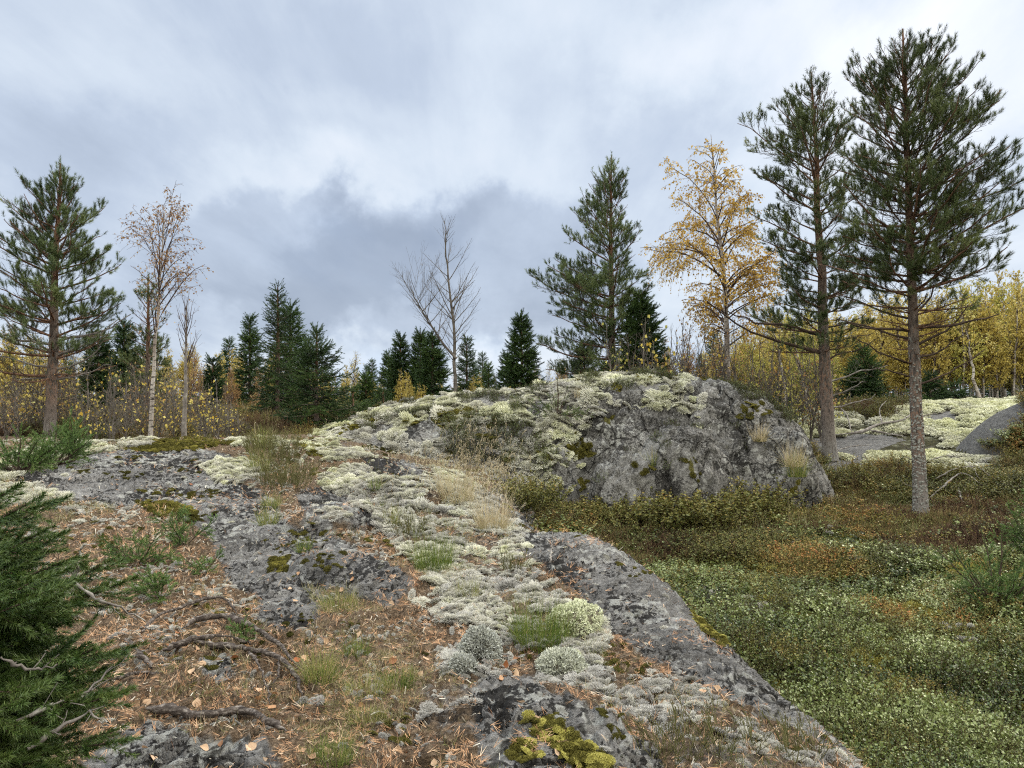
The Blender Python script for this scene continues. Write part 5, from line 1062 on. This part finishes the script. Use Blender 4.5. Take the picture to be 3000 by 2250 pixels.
single = [(455, 1512, 'largest pale leaf, alone on rust needles above the thick bottom root', .060), (850, 1435, None, .05), (866, 1622, 'broad tan leaf near the bottom edge, right of the grass patch', .060), (770, 1505, None, .05), (640, 1430, None, .05), (740, 1280, None, .04), (1140, 1370, 'rust leaf caught left of the big green grass tussock', .05), (1172, 1360, 'brown leaf at the foot of the big green grass tussock', .05),
    (1095, 1440, 'dark red-brown leaf standing between two grey lichen tufts', .06), (1115, 1420, 'folded dark leaf behind the red-brown one between the lichen tufts', .055), (1085, 1465, 'cream leaf lying below the dark leaves between the lichen tufts', .05), (828, 1440, 'bright orange curled leaf on the green grass patch', .06), (985, 1345, 'cream leaf on the mixed lichen left of the big tussock', .045), (1160, 1555, None, .045), (1415, 1530, None, .045), (1545, 1495, None, .04),
    (1520, 1500, None, .04), (985, 1190, None, .05), (935, 1275, 'red-brown leaf beside the green tussock in the middle of the near rock', .05), (700, 1390, None, .04), (560, 1200, None, .04), (630, 1095, 'red-brown leaf tucked above the dark speckled rock lump', .055), (285, 1285, 'pale leaf between the juniper sprigs and the spruce boughs', .055), (415, 1275, None, .05), (430, 1290, None, .045), (380, 1252, None, .05)]
rl = np.random.default_rng(5); spots_ = [(a, b, c, d) for a, b, c, d in single]
while len(spots_) < 150:
    a, b = rl.uniform(240, 1000), rl.uniform(1230, 1650)
    if rl.uniform() < .25: a, b = rl.uniform(900, 1700), rl.uniform(1180, 1650)
    if rl.uniform() < .10: a, b = rl.uniform(400, 1100), rl.uniform(1000, 1200)
    if a > 1110+(b-1130)*1.15: continue
    spots_.append((a, b, None, rl.uniform(.028, .050)))
LS_ = np.array([hitq(a, b)[:2] for a, b, _, _ in spots_]); LP_, LN_, _k = surf(LS_[:, 0], LS_[:, 1])
for i, (a, b, lab, s) in enumerate(spots_):
    o = obj('fallen_leaf', LM_[i % 7]); o.location = tuple(LP_[i]+LN_[i]*.006); m = rot_axis(unit(LN_[i:i+1]+rl.normal(0, .28, (1, 3))), rl)[0]; o.rotation_euler = Matrix(m).to_euler(); o.scale = (s*1.15,)*3
    z_ = ('below the thick bottom root' if b > 1590 else 'among the forked roots' if b > 1340 else 'beside the juniper sprigs') if a < 660 else ('on the wilted grass patch' if b > 1400 else 'between the grey rocks and the lichen bed') if a < 900 else ('near the largest green tussock' if b > 1300 else 'near the second green tussock') if a < 1300 else 'on the lower right lichen mat'
    tag(o, lab or ('broad' if s > .045 else 'middling' if s > .036 else 'tiny')+' tan birch leaf lying '+z_, 'leaf', None if lab else 'small fallen leaves on the near rock')
# --- grass tussocks
def tint1(name, stops, **k): return mat(name, tinted(stops), .65, .3, .2)
M_gt = tint1('tussock_blade', [(0, (.035, .065, .012)), (.3, (.11, .17, .028)), (.55, (.28, .28, .08)), (.8, (.46, .38, .22)), (1, (.62, .54, .38))])
M_hl = mat('cushion_lichen', tinted([(0, (.36, .37, .35)), (.5, (.60, .62, .48)), (1, (.72, .75, .52))]), .95, .1)
def tussock(qx, qy, wq, hq, kind, label, seed, n=420):
    h = hitq(qx, qy); k = h[1]/1670; R0 = wq*k*.5; L = hq*k
    t0, tj = {'green': (.25, .13), 'mix': (.42, .17), 'dry': (.80, .12)}[kind]
    me = P_blades(seed, n, L, R0*.62, .0028*max(1, h[1]/6), .42, t0, tj, M_gt, -.30)
    o = obj('grass_tussock', me); o.location = tuple(h-np.array([0, 0, .01])); return tag(o, label, 'grass')
TS = [(1170, 1390, 190, 110, 'green', 'largest green grass tussock, set against the round pale lichen cushion', 700), (935, 1230, 130, 90, 'green', 'second green tussock in the middle of the near rock, among grey lichen', 520), (690, 1470, 100, 90, 'mix', 'olive tussock at the lower end of the forked root', 360),
    (730, 1315, 130, 55, 'mix', 'low spreading tussock of green and straw blades left of the lichen bed', 340), (985, 1085, 120, 85, 'dry', 'beige dry tussock on the lichen near the dome', 420), (1065, 1145, 110, 100, 'dry', 'straw-coloured tussock at the edge of the drop beside the dry one', 400),
    (578, 1130, 70, 45, 'mix', 'small tussock on the needles below the heather plant', 200), (585, 1095, 60, 40, 'mix', 'pale small tussock just under the heather plant', 180), (655, 1190, 50, 38, 'green', 'tiny green tussock between the two speckled rock lumps', 160), (840, 1135, 60, 45, 'mix', 'small tussock right of the upper speckled rock lump', 180),
    (560, 1020, 60, 60, 'mix', 'upright yellowish tussock left of the heather plant', 220), (568, 965, 50, 55, 'mix', 'thin yellow-green tussock on the crest of the near rock', 160), (810, 1060, 40, 35, 'green', 'little green tuft on pale lichen above the speckled lump', 110), (1010, 1290, 70, 50, 'mix', 'short tuft with tan leaves left of the lichen cushion', 200),
    (770, 1415, 80, 50, 'green', 'soft green tuft at the top of the grass patch', 260), (860, 1480, 110, 50, 'green', 'flat green tuft at the right side of the grass patch', 320), (790, 1560, 110, 45, 'mix', 'flat tuft low in the grass patch', 300), (720, 1640, 130, 60, 'green', 'green tuft at the bottom edge of the photo', 320), (795, 1500, 150, 45, 'mix', 'wide flattened tuft across the middle of the grass patch', 380),
    (1640, 960, 50, 45, 'dry', 'dry tuft hanging on the shoulder of the rock dome', 160), (1715, 1010, 60, 55, 'dry', 'dry tuft hanging in the right-hand cleft of the dome', 200), (1722, 1050, 60, 60, 'mix', 'lower brown tuft in the right-hand cleft of the dome', 200), (1250, 860, 40, 25, 'dry', 'small dry tuft on top of the dome', 90), (1410, 1010, 36, 40, 'mix', 'thin tuft in the notch above the egg-shaped rock', 90)]
for i, (a, b, c_, d, k_, lab, n) in enumerate(TS): tussock(a, b, c_, d, k_, lab, 500+i, n)
# hair grass with pale heads in front of the dome
r = np.random.default_rng(91); hg = MB()
for cx, cy, n, hh in ((960, 1020, 130, .32), (1010, 990, 150, .38), (1060, 1010, 130, .42), (900, 1005, 50, .30), (1090, 1040, 80, .38), (1050, 1060, 110, .32), (950, 1050, 70, .26), (680, 930, 40, .3), (580, 935, 30, .3)):
    c0 = hitq(cx, cy); o = np.stack([c0[0]+r.normal(0, .28, n), c0[1]+r.normal(0, .30, n), np.zeros(n)], -1); o[:, 2] = ground_z(o[:, 0], o[:, 1])-.02
    d = unit(r.normal(0, .22, (n, 3))+UP+np.array([.15, 0, 0])); L = .72*hh*r.uniform(.6, 1.15, n); P = path(o, d, L, 6, -.12, .12, r); t = np.clip(r.normal(.78, .1, n), .4, 1)
    tubes(hg, P, np.linspace(.0026, .0016, 6)[None]*np.ones((n, 1)), 3, 0, t)
    S, LS, _ = side(P, L, .62, .018, lambda s, L: np.clip(.14*L, .02, .06), .5, -.2, 3, False, .0, .08, r); tubes(hg, S, np.tile(np.array([[.0018, .0045, .0018]]), (len(S), 1)), 3, 0, .93)
tag(hg.build('hair_grass', [M_gt]), 'straw-pale hair grass with drooping heads between the lichen bed and the dome', 'grass', kind='stuff')
# --- round lichen cushions that stand out
for i, (qx, qy, wq, hq, lab, tt) in enumerate(((1243, 1372, 128, 72, 'big smooth pale-green lichen cushion behind the largest green tussock', .85), (1035, 1420, 100, 62, 'ash-grey bushy lichen tuft below the largest tussock', .12), (1000, 1455, 60, 40, 'smaller ash-grey lichen tuft in front of the bushy grey one', .10), (1215, 1455, 110, 50, 'grey lichen mound with a pale green crown right of the dark leaves', .30), (1240, 1440, 50, 34, 'pale green lichen crown on the grey mound', .8),
        (1275, 872, 0, 0, '', 0), (1493, 872, 40, 12, 'small flat cream lichen cushion on top of the rock dome', .9), (1232, 955, 34, 20, 'bright pale lichen tuft at the top of the mossy cleft of the dome', .95))):
    if not wq: continue
    h = hitq(qx, qy); k = h[1]/1670; rr = wq*k*.5; me = MB(); r = np.random.default_rng(900+i); n = 1800 if wq > 90 else 700
    th = r.uniform(0, 6.283, n); c = r.uniform(-.05, 1, n); s = np.sqrt(1-c*c); d = np.stack([s*np.cos(th), s*np.sin(th), c], -1); lump = 1+.42*fbm(d[:, 0]*1.6+i, d[:, 1]*1.6, d[:, 2]*1.6, 4, .6)
    H = hq*k/rr; o = d*np.array([1, 1, H])*lump[:, None]*.9
    for _ in range(3):
        dd = unit(d+r.normal(0, .5, (n, 3))); l = .012/rr*r.uniform(.6, 1.4, n)[:, None]*(1.6 if tt < .4 else 1); sd = unit(np.cross(dd, r.normal(0, 1, (n, 3))))*.0035/rr
        me.add(np.stack([o-dd*.05-sd, o-dd*.05+sd, o+dd*l+sd, o+dd*l-sd], 1).reshape(-1, 3), np.arange(4*n).reshape(n, 4), 0, np.repeat(tt+r.normal(0, .07, n), 4))
    u = np.linspace(0, 2*math.pi, 25)[:-1]; v = np.linspace(-.2, math.pi/2, 10); U, Vv = np.meshgrid(u, v, indexing='ij'); B = np.stack([np.cos(U)*np.cos(Vv), np.sin(U)*np.cos(Vv), np.sin(Vv)*H], -1)
    B = B*(1+.42*fbm(B[..., 0]*1.6+i, B[..., 1]*1.6, B[..., 2]/H*1.6, 4, .6))[..., None]*.86; idx = np.arange(240).reshape(24, 10)
    F = np.stack([idx[:, :-1], np.roll(idx, -1, 0)[:, :-1], np.roll(idx, -1, 0)[:, 1:], idx[:, 1:]], -1).reshape(-1, 4); me.add(B.reshape(-1, 3)*(.97 if tt > .5 else .9), F, 1, tt-.1, True)
    o = me.build('lichen_cushion', [M_hl, M_lbase]); o.location = tuple(h-np.array([0, -rr*.4, .015])); o.scale = (rr,)*3; tag(o, lab, 'lichen')
# --- bushes of needles: several stems from one root
NEAR = [tuft_proto(110, .080, .018, .0021, 1.15, i+70, .15) for i in range(5)]
JUN = [tuft_proto(34, .06, .017, .0032, 1.0, i+80) for i in range(3)]
MIDS = [tuft_proto(46, .10, .022, .0034, 1.05, i+90, .2) for i in range(3)]
M_spn = mat('near_spruce_needles', tinted([(0.0, (.010, .024, .006)), (.4, (.026, .062, .010)), (.7, (.062, .104, .020)), (1.0, (.13, .17, .042))], .5, 5.0), .5, .4)
M_jun = mat('juniper_needles', tinted([(0.0, (.020, .040, .012)), (.4, (.055, .105, .028)), (.7, (.11, .185, .045)), (1.0, (.20, .27, .08))], .5, 5.0), .6, .3)
def bush(name, label, cat, base, ends, seed, protos, m, bend=.12, r0=.012, gap=.05, lf=.45, tg=.05, ts=1.0, flat=True, lich=0.0, tw=None, droop=0.0, s0=.15, second=True, group=None):
    r = np.random.default_rng(seed); base = np.array(base, float); E = np.array(ends, float); n = len(E); tb, cb = MB(), MB()
    st = np.array([e[3:6] if len(e) > 3 else base for e in ends])-base if len(ends[0]) > 3 else np.zeros((n, 3)); E = E[:, :3]-base
    d = E-st; L = np.linalg.norm(d, axis=1); B = path(st, unit(d), L, 9, bend, .04, r); B[:, :, 2] -= bend*L[:, None]*np.linspace(0, 1, 9)[None]
    tubes(tb, B, (r0*np.clip(L/L.max(), .4, 1))[:, None]*np.linspace(1, .25, 9)[None], 6)
    S, LS, _ = side(B, L, s0, gap, lambda s, L: np.clip(lf*L*(1.1-s), .05, .55), .85, droop, 5, flat, 0, .05, r, spread=.35)
    tubes(cb, S, (.0012+.003*LS)[:, None]*np.linspace(1, .5, 5)[None], 4, 0); A = [(B, L, max(s0, .3)), (S, LS, .1)]
    if second:
        S2, L2, _ = side(S, LS, .2, gap*1.1, lambda s, L: np.clip(.5*L*(1.1-s), .04, .22), .8, droop, 3, flat, 0, .05, r, spread=.4); tubes(cb, S2, np.full((len(S2), 3), .0011), 3, 0); A.append((S2, L2, .0))
    for P_, LL, q0 in A:
        p, dd, _, _, _ = along(P_, LL, q0, tg, r)
        tufts(cb, protos, p, dd, r.uniform(.8, 1.15, len(p))*ts, np.clip(.45+.25*vnoise(p[:, 0]*6, p[:, 1]*6, p[:, 2]*6+seed)+r.normal(0, .07, len(p)), 0, 1), 1, r)
        tp = P_[:, -1]; td = unit(P_[:, -1]-P_[:, -2]); tufts(cb, protos, tp-td*.03, td, np.full(len(tp), ts), np.clip(r.normal(.66, .06, len(tp)), 0, 1), 1, r)
    o = empty(name, base); tag(o, label, cat, group); tb.build('stem', [tw or M_ptwig], o); cb.build('foliage', [M_ptwig, m], o); return o
# near spruce sapling, its trunk outside the left edge
r = np.random.default_rng(3)
tr_ = np.array([-2.25, 2.35, float(slab_h(np.array(-2.25), np.array(2.35)))])
tips = [(a*.70-15, b, c, d) for a, b, c, d in [(150, 1082, 2.45, .85), (95, 1100, 2.2, .8), (225, 1150, 2.35, .72), (190, 1200, 2.1, .7), (262, 1225, 2.3, .62), (130, 1240, 2.0, .6), (300, 1320, 2.3, .55), (200, 1330, 2.05, .5), (60, 1180, 1.95, .65), (320, 1420, 2.25, .48), (240, 1450, 2.0, .40), (120, 1400, 1.95, .4), (310, 1500, 2.2, .36), (330, 1505, 2.4, .36), (280, 1590, 2.1, .28), (180, 1560, 1.95, .28), (110, 1640, 1.9, .2), (240, 1610, 2.3, .26), (20, 1120, 2.1, .75), (30, 1300, 1.9, .55), (60, 1500, 1.85, .4), (150, 1480, 2.3, .4), (215, 1270, 2.5, .6), (0, 1650, 1.8, .2), (80, 1600, 2.1, .3)]]
ends = [(*atq(a, b, Y), tr_[0]+.02, tr_[1], tr_[2]+hz*1.15+.12) for a, b, Y, hz in tips]
ex_ = []
for i in range(20):
    hz = r.uniform(.12, 1.0); a_, b_ = r.uniform(-20, 1)*1.0+r.uniform(0, 1)**.8*np.interp(hz, [.1, .5, 1], [190, 160, 80]), np.interp(hz, [.1, 1], [1660, 1120])+r.normal(0, 25)
    Y = r.uniform(1.95, 2.7); ex_.append((*atq(a_, b_, Y), tr_[0]+.02, tr_[1], tr_[2]+hz*1.05+.15))
ends = ends+ex_
nsp = bush('spruce_sapling', 'dark green spruce boughs reaching in from the left edge in front', 'sapling', tr_, ends, 3, NEAR, M_spn, .10, .011, .042, .40, .050, 1.15, True, droop=-.05, s0=.25)
tb = MB(); s = np.linspace(0, 1, 10)[:, None]; tubes(tb, (s*np.array([.03, .05, 1.9]))[None], np.linspace(.028, .008, 10)[None], 8); tb.build('trunk', [M_pbark], nsp)
# lichened dead twigs among the boughs
for k, pts in enumerate(([(30, 1560, 1.95), (110, 1525, 2.0), (180, 1500, 2.05), (245, 1440, 2.1)], [(60, 1620, 1.9), (130, 1570, 1.95), (190, 1540, 2.0), (230, 1560, 2.0)], [(150, 1250, 2.3), (210, 1300, 2.3), (260, 1310, 2.35), (310, 1345, 2.4)], [(0, 1420, 1.9), (60, 1450, 1.95), (120, 1440, 2.0)], [(160, 1260, 2.3), (170, 1200, 2.3), (185, 1170, 2.3)])):
    dm = MB(); P = np.array([atq(a, b, c) for a, b, c in pts])-tr_; s = np.linspace(0, len(P)-1, 14); Q = np.stack([np.interp(s, range(len(P)), P[:, j]) for j in range(3)], -1)+r.normal(0, .004, (14, 3)); tubes(dm, Q[None], np.linspace(.0055, .002, 14)[None]*(1+.2*r.normal(0, 1, 14))[None], 6)
    L = np.array([np.linalg.norm(P[-1]-P[0])]); S, LS, _ = side(Q[None], L, .1, .035, lambda s, L: np.clip(.25*L, .04, .14), .9, .1, 4, False, 0, .1, r); tubes(dm, S, np.full((len(S), 4), .0015), 3)
    dm.build('dead_twig', [M_dead], nsp)
def cluster(qx, qy, spread, n, hgt, seed, lo=.15):
    h = hitq(qx, qy); rr = np.random.default_rng(seed); k = h[1]/1670; out = []
    for i in range(n):
        a = rr.uniform(0, 6.28); q = rr.uniform(.45, 1)*spread*k; out.append((h[0]+q*math.cos(a), h[1]+q*math.sin(a)*.8, h[2]+hgt*k*rr.uniform(lo, 1)))
    return h-np.array([0, 0, .02]), out
for i, (qx, qy, wd_, n, hh, lab) in enumerate(((400, 1175, 75, 8, 60, 'upper light-green juniper sprig beside the long grey rock'), (300, 1215, 85, 10, 75, 'bushy juniper sprig between the spruce boughs and the rock'), (345, 1290, 80, 9, 60, 'lowest juniper sprig above the pale crooked root'), (440, 1235, 60, 6, 40, 'small juniper sprig at the edge of the rock'), (370, 1130, 45, 5, 30, 'faint juniper tuft on the mossy litter'), (530, 1378, 30, 5, 34, 'tiny green seedling growing over the arched root'))):
    b, e = cluster(qx, qy, wd_, n, hh, 40+i); bush('juniper_sprig', lab, 'juniper', b, e, 40+i, JUN, M_jun, .1, .006, .030, .5, .032, 1.0, False)
for i, (qx, qy, Y, wq, hq, lab, m, pr) in enumerate(((40, 985, 9.4, 90, 55, 'low spreading light-green spruce at the left edge beyond the rock', M_jun, MIDS), (120, 978, 9.9, 80, 50, 'low green spruce bough mat beside the upright tip', M_jun, MIDS), (158, 972, 10.2, 36, 74, 'upright pointed green spruce tip at the left edge of the thicket', M_jun, MIDS), (2160, 1300, 8.0, 130, 150, 'bushy green juniper at the right edge above the lingonberries', M_jun, JUN), (2230, 1150, 9.5, 80, 110, 'darker juniper behind the bushy one, cut by the right edge', M_jun, JUN), (1225, 905, 14.3, 0, 0, '', None, None), (2040, 1290, 8.6, 0, 0, '', None, None))):
    if not wq: continue
    p = atq(qx, qy, Y); z = float(ground_z(p[0], Y)); b = np.array([p[0], Y, z]); k = Y/1670; rr = np.random.default_rng(60+i); top = max(atq(qx, qy-hq, Y)[2], z+.25); e = []
    for j in range(16 if 'tip' not in lab else 12):
        a = rr.uniform(0, 6.28); q = rr.uniform(.3, 1)**.7*wq*k; e.append((b[0]+q*math.cos(a), b[1]+q*math.sin(a)*.8, z+(top-z)*(rr.uniform(.25, .75)+.3*(1-q/(wq*k)))))
    e.append((b[0], b[1], top))
    bush('spruce_bush' if 'spruce' in lab else 'juniper_bush', lab, 'bush', b, e, 60+i, pr, m, .1, .015, .055, .42, .05, 1.3, False)
# young pine on the dome
PINEN = [tuft_proto(60, .10, .055, .0032, .95, i+95) for i in range(3)]
b = hitq(1205, 900); k = b[1]/1670; e = []
for qx, qy in ((1145, 868), (1160, 885), (1170, 862), (1255, 888), (1278, 892), (1240, 880), (1190, 893), (1222, 900), (1185, 855)): p = atq(qx, qy, b[1]+rng.uniform(-.3, .3)); e.append(tuple(p))
sdl = bush('pine_seedling', 'waist-high young pine growing on the lichen of the rock dome', 'sapling', b-np.array([0, 0, .03]), e, 71, PINEN, M_needle, .12, .016, .07, .4, .06, .75, False)
e = [tuple(atq(1208, 800, b[1])), tuple(atq(1225, 838, b[1])), tuple(atq(1195, 842, b[1])), tuple(atq(1230, 850, b[1]))]
ldr = bush('leader', '', '', b-np.array([0, 0, .03]), e, 72, TP[:1], M_needle, .05, .016, .2, .2, .12, .55, False, second=False)
for ch in list(ldr.children): ch.parent = sdl; ch.name = 'leader_shoot' if ch.name.startswith('stem') else 'leader_needles'
bpy.data.objects.remove(ldr)
# heather and crowberry plants on the near rock
M_hp = mat('heather_plant', tinted([(0, (.040, .040, .018)), (.4, (.095, .10, .035)), (.7, (.17, .15, .07)), (1, (.26, .21, .14))]), .85, .15)
for i, (qx, qy, w_, hh, lab, n) in enumerate(((620, 1060, 110, 60, 'large wiry heather plant on the crest of the near rock', 90), (600, 1010, 90, 70, 'brownish heather plant behind the large one', 60), (560, 985, 60, 55, 'thin heather plant at the left of the heather group', 40), (880, 1160, 60, 35, 'dark crowberry sprig in the middle of the lichen bed', 40), (1110, 1235, 50, 35, 'crowberry sprig at the lip of the rounded rock', 30))):
    h = hitq(qx, qy); k = h[1]/1670; me = P_heath(150+i, hh*k, w_*k*.45, n, M_hp); o = obj('heather_plant', me); o.location = tuple(h); tag(o, lab, 'heather')
for i in range(26):
    rr = np.random.default_rng(400+i); qx, qy = rr.uniform(1400, 1900), 1659-rr.uniform(0, 70)
    if qx > 1260+(qy-1400)*2.0+60: continue
    h = hitq(qx, qy, ymin=1.8); o = obj('heather_shoot', P_heath(700+i % 3, .13, .035, 6, M_hp)); o.location = tuple(h); tag(o, 'small heather shoot at the bottom edge, '+('left' if qx < 1500 else 'middle' if qx < 1640 else 'right')+' part of the lower lichen mat', 'heather', 'heather shoots at the bottom edge')
BBU = [P_shrub(90+i, MBB, 150, .36, .34, nl=9, ls=.024, quad=1.1, dense=.8) for i, MBB in enumerate([mat('bilberry_bush_leaf', tinted([(0, (.035, .045, .012)), (.35, (.09, .105, .025)), (.6, (.17, .165, .04)), (.85, (.31, .235, .06)), (1, (.42, .22, .06))]), .6, .3, .2)]*3)]
for i, (qx, qy, hq, lab) in enumerate(((1125, 1090, 50, 'olive bilberry bush beside the dry tussocks'), (1200, 1095, 42, 'yellowish bilberry bush left of the egg-shaped rock'), (1290, 1118, 48, 'bilberry bush with orange tips below the mossy cleft'), (1365, 1130, 62, 'orange-topped bilberry bush in front of the egg-shaped rock'), (1440, 1120, 70, 'dark olive bilberry bush right of the egg-shaped rock'), (1510, 1110, 80, 'tallest bilberry bush under the steep face of the dome'), (1590, 1105, 62, 'rounded bilberry bush under the middle crack of the dome'),
        (1660, 1115, 40, 'low bilberry bush near the right foot of the dome'), (1800, 1110, 45, 'bilberry bush just off the right corner of the dome'), (1860, 1140, 50, 'rusty bilberry bush halfway from the dome to the biggest pine'), (1760, 1140, 40, 'green-brown bilberry bush in front of the dome corner'), (2060, 1040, 60, 'dark bush on the slope right of the biggest pine'), (1870, 1040, 55, 'dark olive bush between the two right-hand pines'), (1930, 1060, 50, 'olive bush left of the foot of the biggest pine'),
        (2120, 1080, 60, 'rusty bush on the slope near the right edge'), (2190, 1060, 60, 'dark bush on the slope cut by the right edge'), (1640, 1290, 40, 'green bush standing above the lingonberries in the middle of the hollow'), (1980, 1330, 50, 'green clump above the lingonberries right of the middle of the hollow'), (2100, 1420, 70, 'tall green clump at the right of the hollow'), (2190, 1500, 90, 'dark green clump at the lower right edge'))):
    h = hitq(qx, qy)
    while int(which(np.array(h[0]), np.array(h[1]))) == 2: h[:2] *= .99; h[2] = float(ground_z(h[0], h[1]))
    k = h[1]/1670; o = obj('bilberry_bush', BBU[i % 3]); s_ = (.65 if qx > 1780 or qy < 1080 else .9 if i % 2 else 1.15)*hq*k/.36; o.location = tuple(h-UP*.06); o.rotation_euler = (0, 0, i*1.3); o.scale = (max(s_, .55)*1.35, max(s_, .55)*1.35, s_); tag(o, lab, 'bush', 'bilberry bushes of the hollow')
# plates of grey lichen on the trunk of the biggest pine, and its bare snags
M_tl = mat('bark_lichen', lambda: RAMP(NOISE(OC(), 20, 4, .7), [(.3, (.07, .068, .06)), (.55, (.24, .245, .22)), (.75, (.42, .43, .39))]), .95, .1)
r = np.random.default_rng(14); n = 1500; hh = r.uniform(.05, 3.2, n); q = r.uniform(0, 1, n) < np.interp(hh, [0, 1.3, 2.2, 3.2], [1, .9, .35, .06]); hh = hh[q]; n = len(hh); th = r.uniform(0, 6.28, n)
tv = np.zeros(len(pB.children[0].data.vertices)*3); trunk_o = [c for c in pB.children if c.name.startswith('trunk')][0]; tv = np.zeros(len(trunk_o.data.vertices)*3); trunk_o.data.vertices.foreach_get('co', tv); ring = tv.reshape(-1, 3)[:260].reshape(26, 10, 3); cc = ring.mean(1); rd = np.linalg.norm(ring-cc[:, None], axis=2).mean(1)
cx = np.interp(hh, cc[:, 2], cc[:, 0]); cy = np.interp(hh, cc[:, 2], cc[:, 1]); rr_ = np.interp(hh, cc[:, 2], rd); nrm_ = np.stack([np.cos(th), np.sin(th), 0*th+.15], -1)
pl = MB(); a = np.arange(7)/7*6.283; DV = np.concatenate([[[0, 0, .35]], np.stack([np.cos(a), np.sin(a), 0*a], -1)]); DF = np.array([[0, 1+i, 1+(i+1) % 7] for i in range(7)])
stamp(pl, DV*np.array([1, .8, 1]), DF, np.stack([cx, cy, hh], -1)+nrm_*rr_[:, None]*.99, rot_axis(unit(nrm_+r.normal(0, .2, (n, 3))), r), r.uniform(.009, .028, n), 0)
tag(pl.build('bark_lichen', [M_tl], pB), kind='stuff')
def snags(tree, hs, seed, Lr, label='dead_bough'):
    r = np.random.default_rng(seed); to = [c for c in tree.children if c.name.startswith('trunk')][0]; tv = np.zeros(len(to.data.vertices)*3); to.data.vertices.foreach_get('co', tv); cc = tv.reshape(-1, 3)[:260].reshape(26, 10, 3).mean(1)
    for h, az, l in hs:
        mb = MB(); o = np.array([[np.interp(h, cc[:, 2], cc[:, 0]), np.interp(h, cc[:, 2], cc[:, 1]), h]]); d = np.array([[math.cos(az), math.sin(az)*.6, r.uniform(-.05, .45)]]); B = path(o, unit(d), np.array([l]), 9, .12, .12, r)
        tubes(mb, B, (.006+.014*l)*np.linspace(1, .3, 9)[None], 5); S, LS, _ = side(B, np.array([l]), .2, .12, lambda s, L: np.clip(.4*L*(1.1-s), .08, .6), .8, .1, 5, False, 0, .1, r); tubes(mb, S, (.0025+.005*LS)[:, None]*np.linspace(1, .4, 5)[None], 3)
        S2, L2, _ = side(S, LS, .2, .10, lambda s, L: np.clip(.4*L, .05, .2), .8, .1, 3, False, 0, .1, r); tubes(mb, S2, np.full((len(S2), 3), .002), 3); mb.build('dead_bough', [M_dead if h < 2.2 else M_ptwig], tree)
r = np.random.default_rng(15)
snags(pB, [(1.05, 3.3, .35), (1.25, .2, .3), (1.2, 2.9, .45), (.62, 3.1, .3), (1.75, 3.0, .35), (1.8, .4, .4), (2.35, .1, 1.1), (2.45, 2.9, .9), (2.7, 3.5, 1.2), (2.8, -.3, 1.3), (3.0, .5, 1.5), (3.1, 2.6, 1.4), (3.25, 3.3, 1.5), (3.3, -.1, 1.7), (3.45, 2.2, 1.2), (3.5, .9, 1.3)], 31, 0)
pA = [o for o in C.objects if o.name == 'pine_tree.003'][0]
snags(pA, [(1.15, .3, 1.2), (1.7, .5, 1.4), (1.9, 3.4, .4), (2.2, .3, 1.3), (2.35, 3.15, 2.6), (2.75, 3.05, 2.4), (2.6, .4, 1.1), (2.9, -.3, 1.2), (1.4, .1, .9), (3.0, 2.6, 1.2)], 32, 0)
p1 = [o for o in C.objects if o.name == 'pine_tree'][0]
snags(p1, [(1.3, .1, 1.3), (1.35, 3.2, 1.2), (1.55, .4, 1.4), (1.6, 2.8, 1.4), (1.1, .3, 1.0), (1.75, 3.6, 1.5), (1.8, -.2, 1.5), (1.15, 3.3, 1.0)], 33, 0)
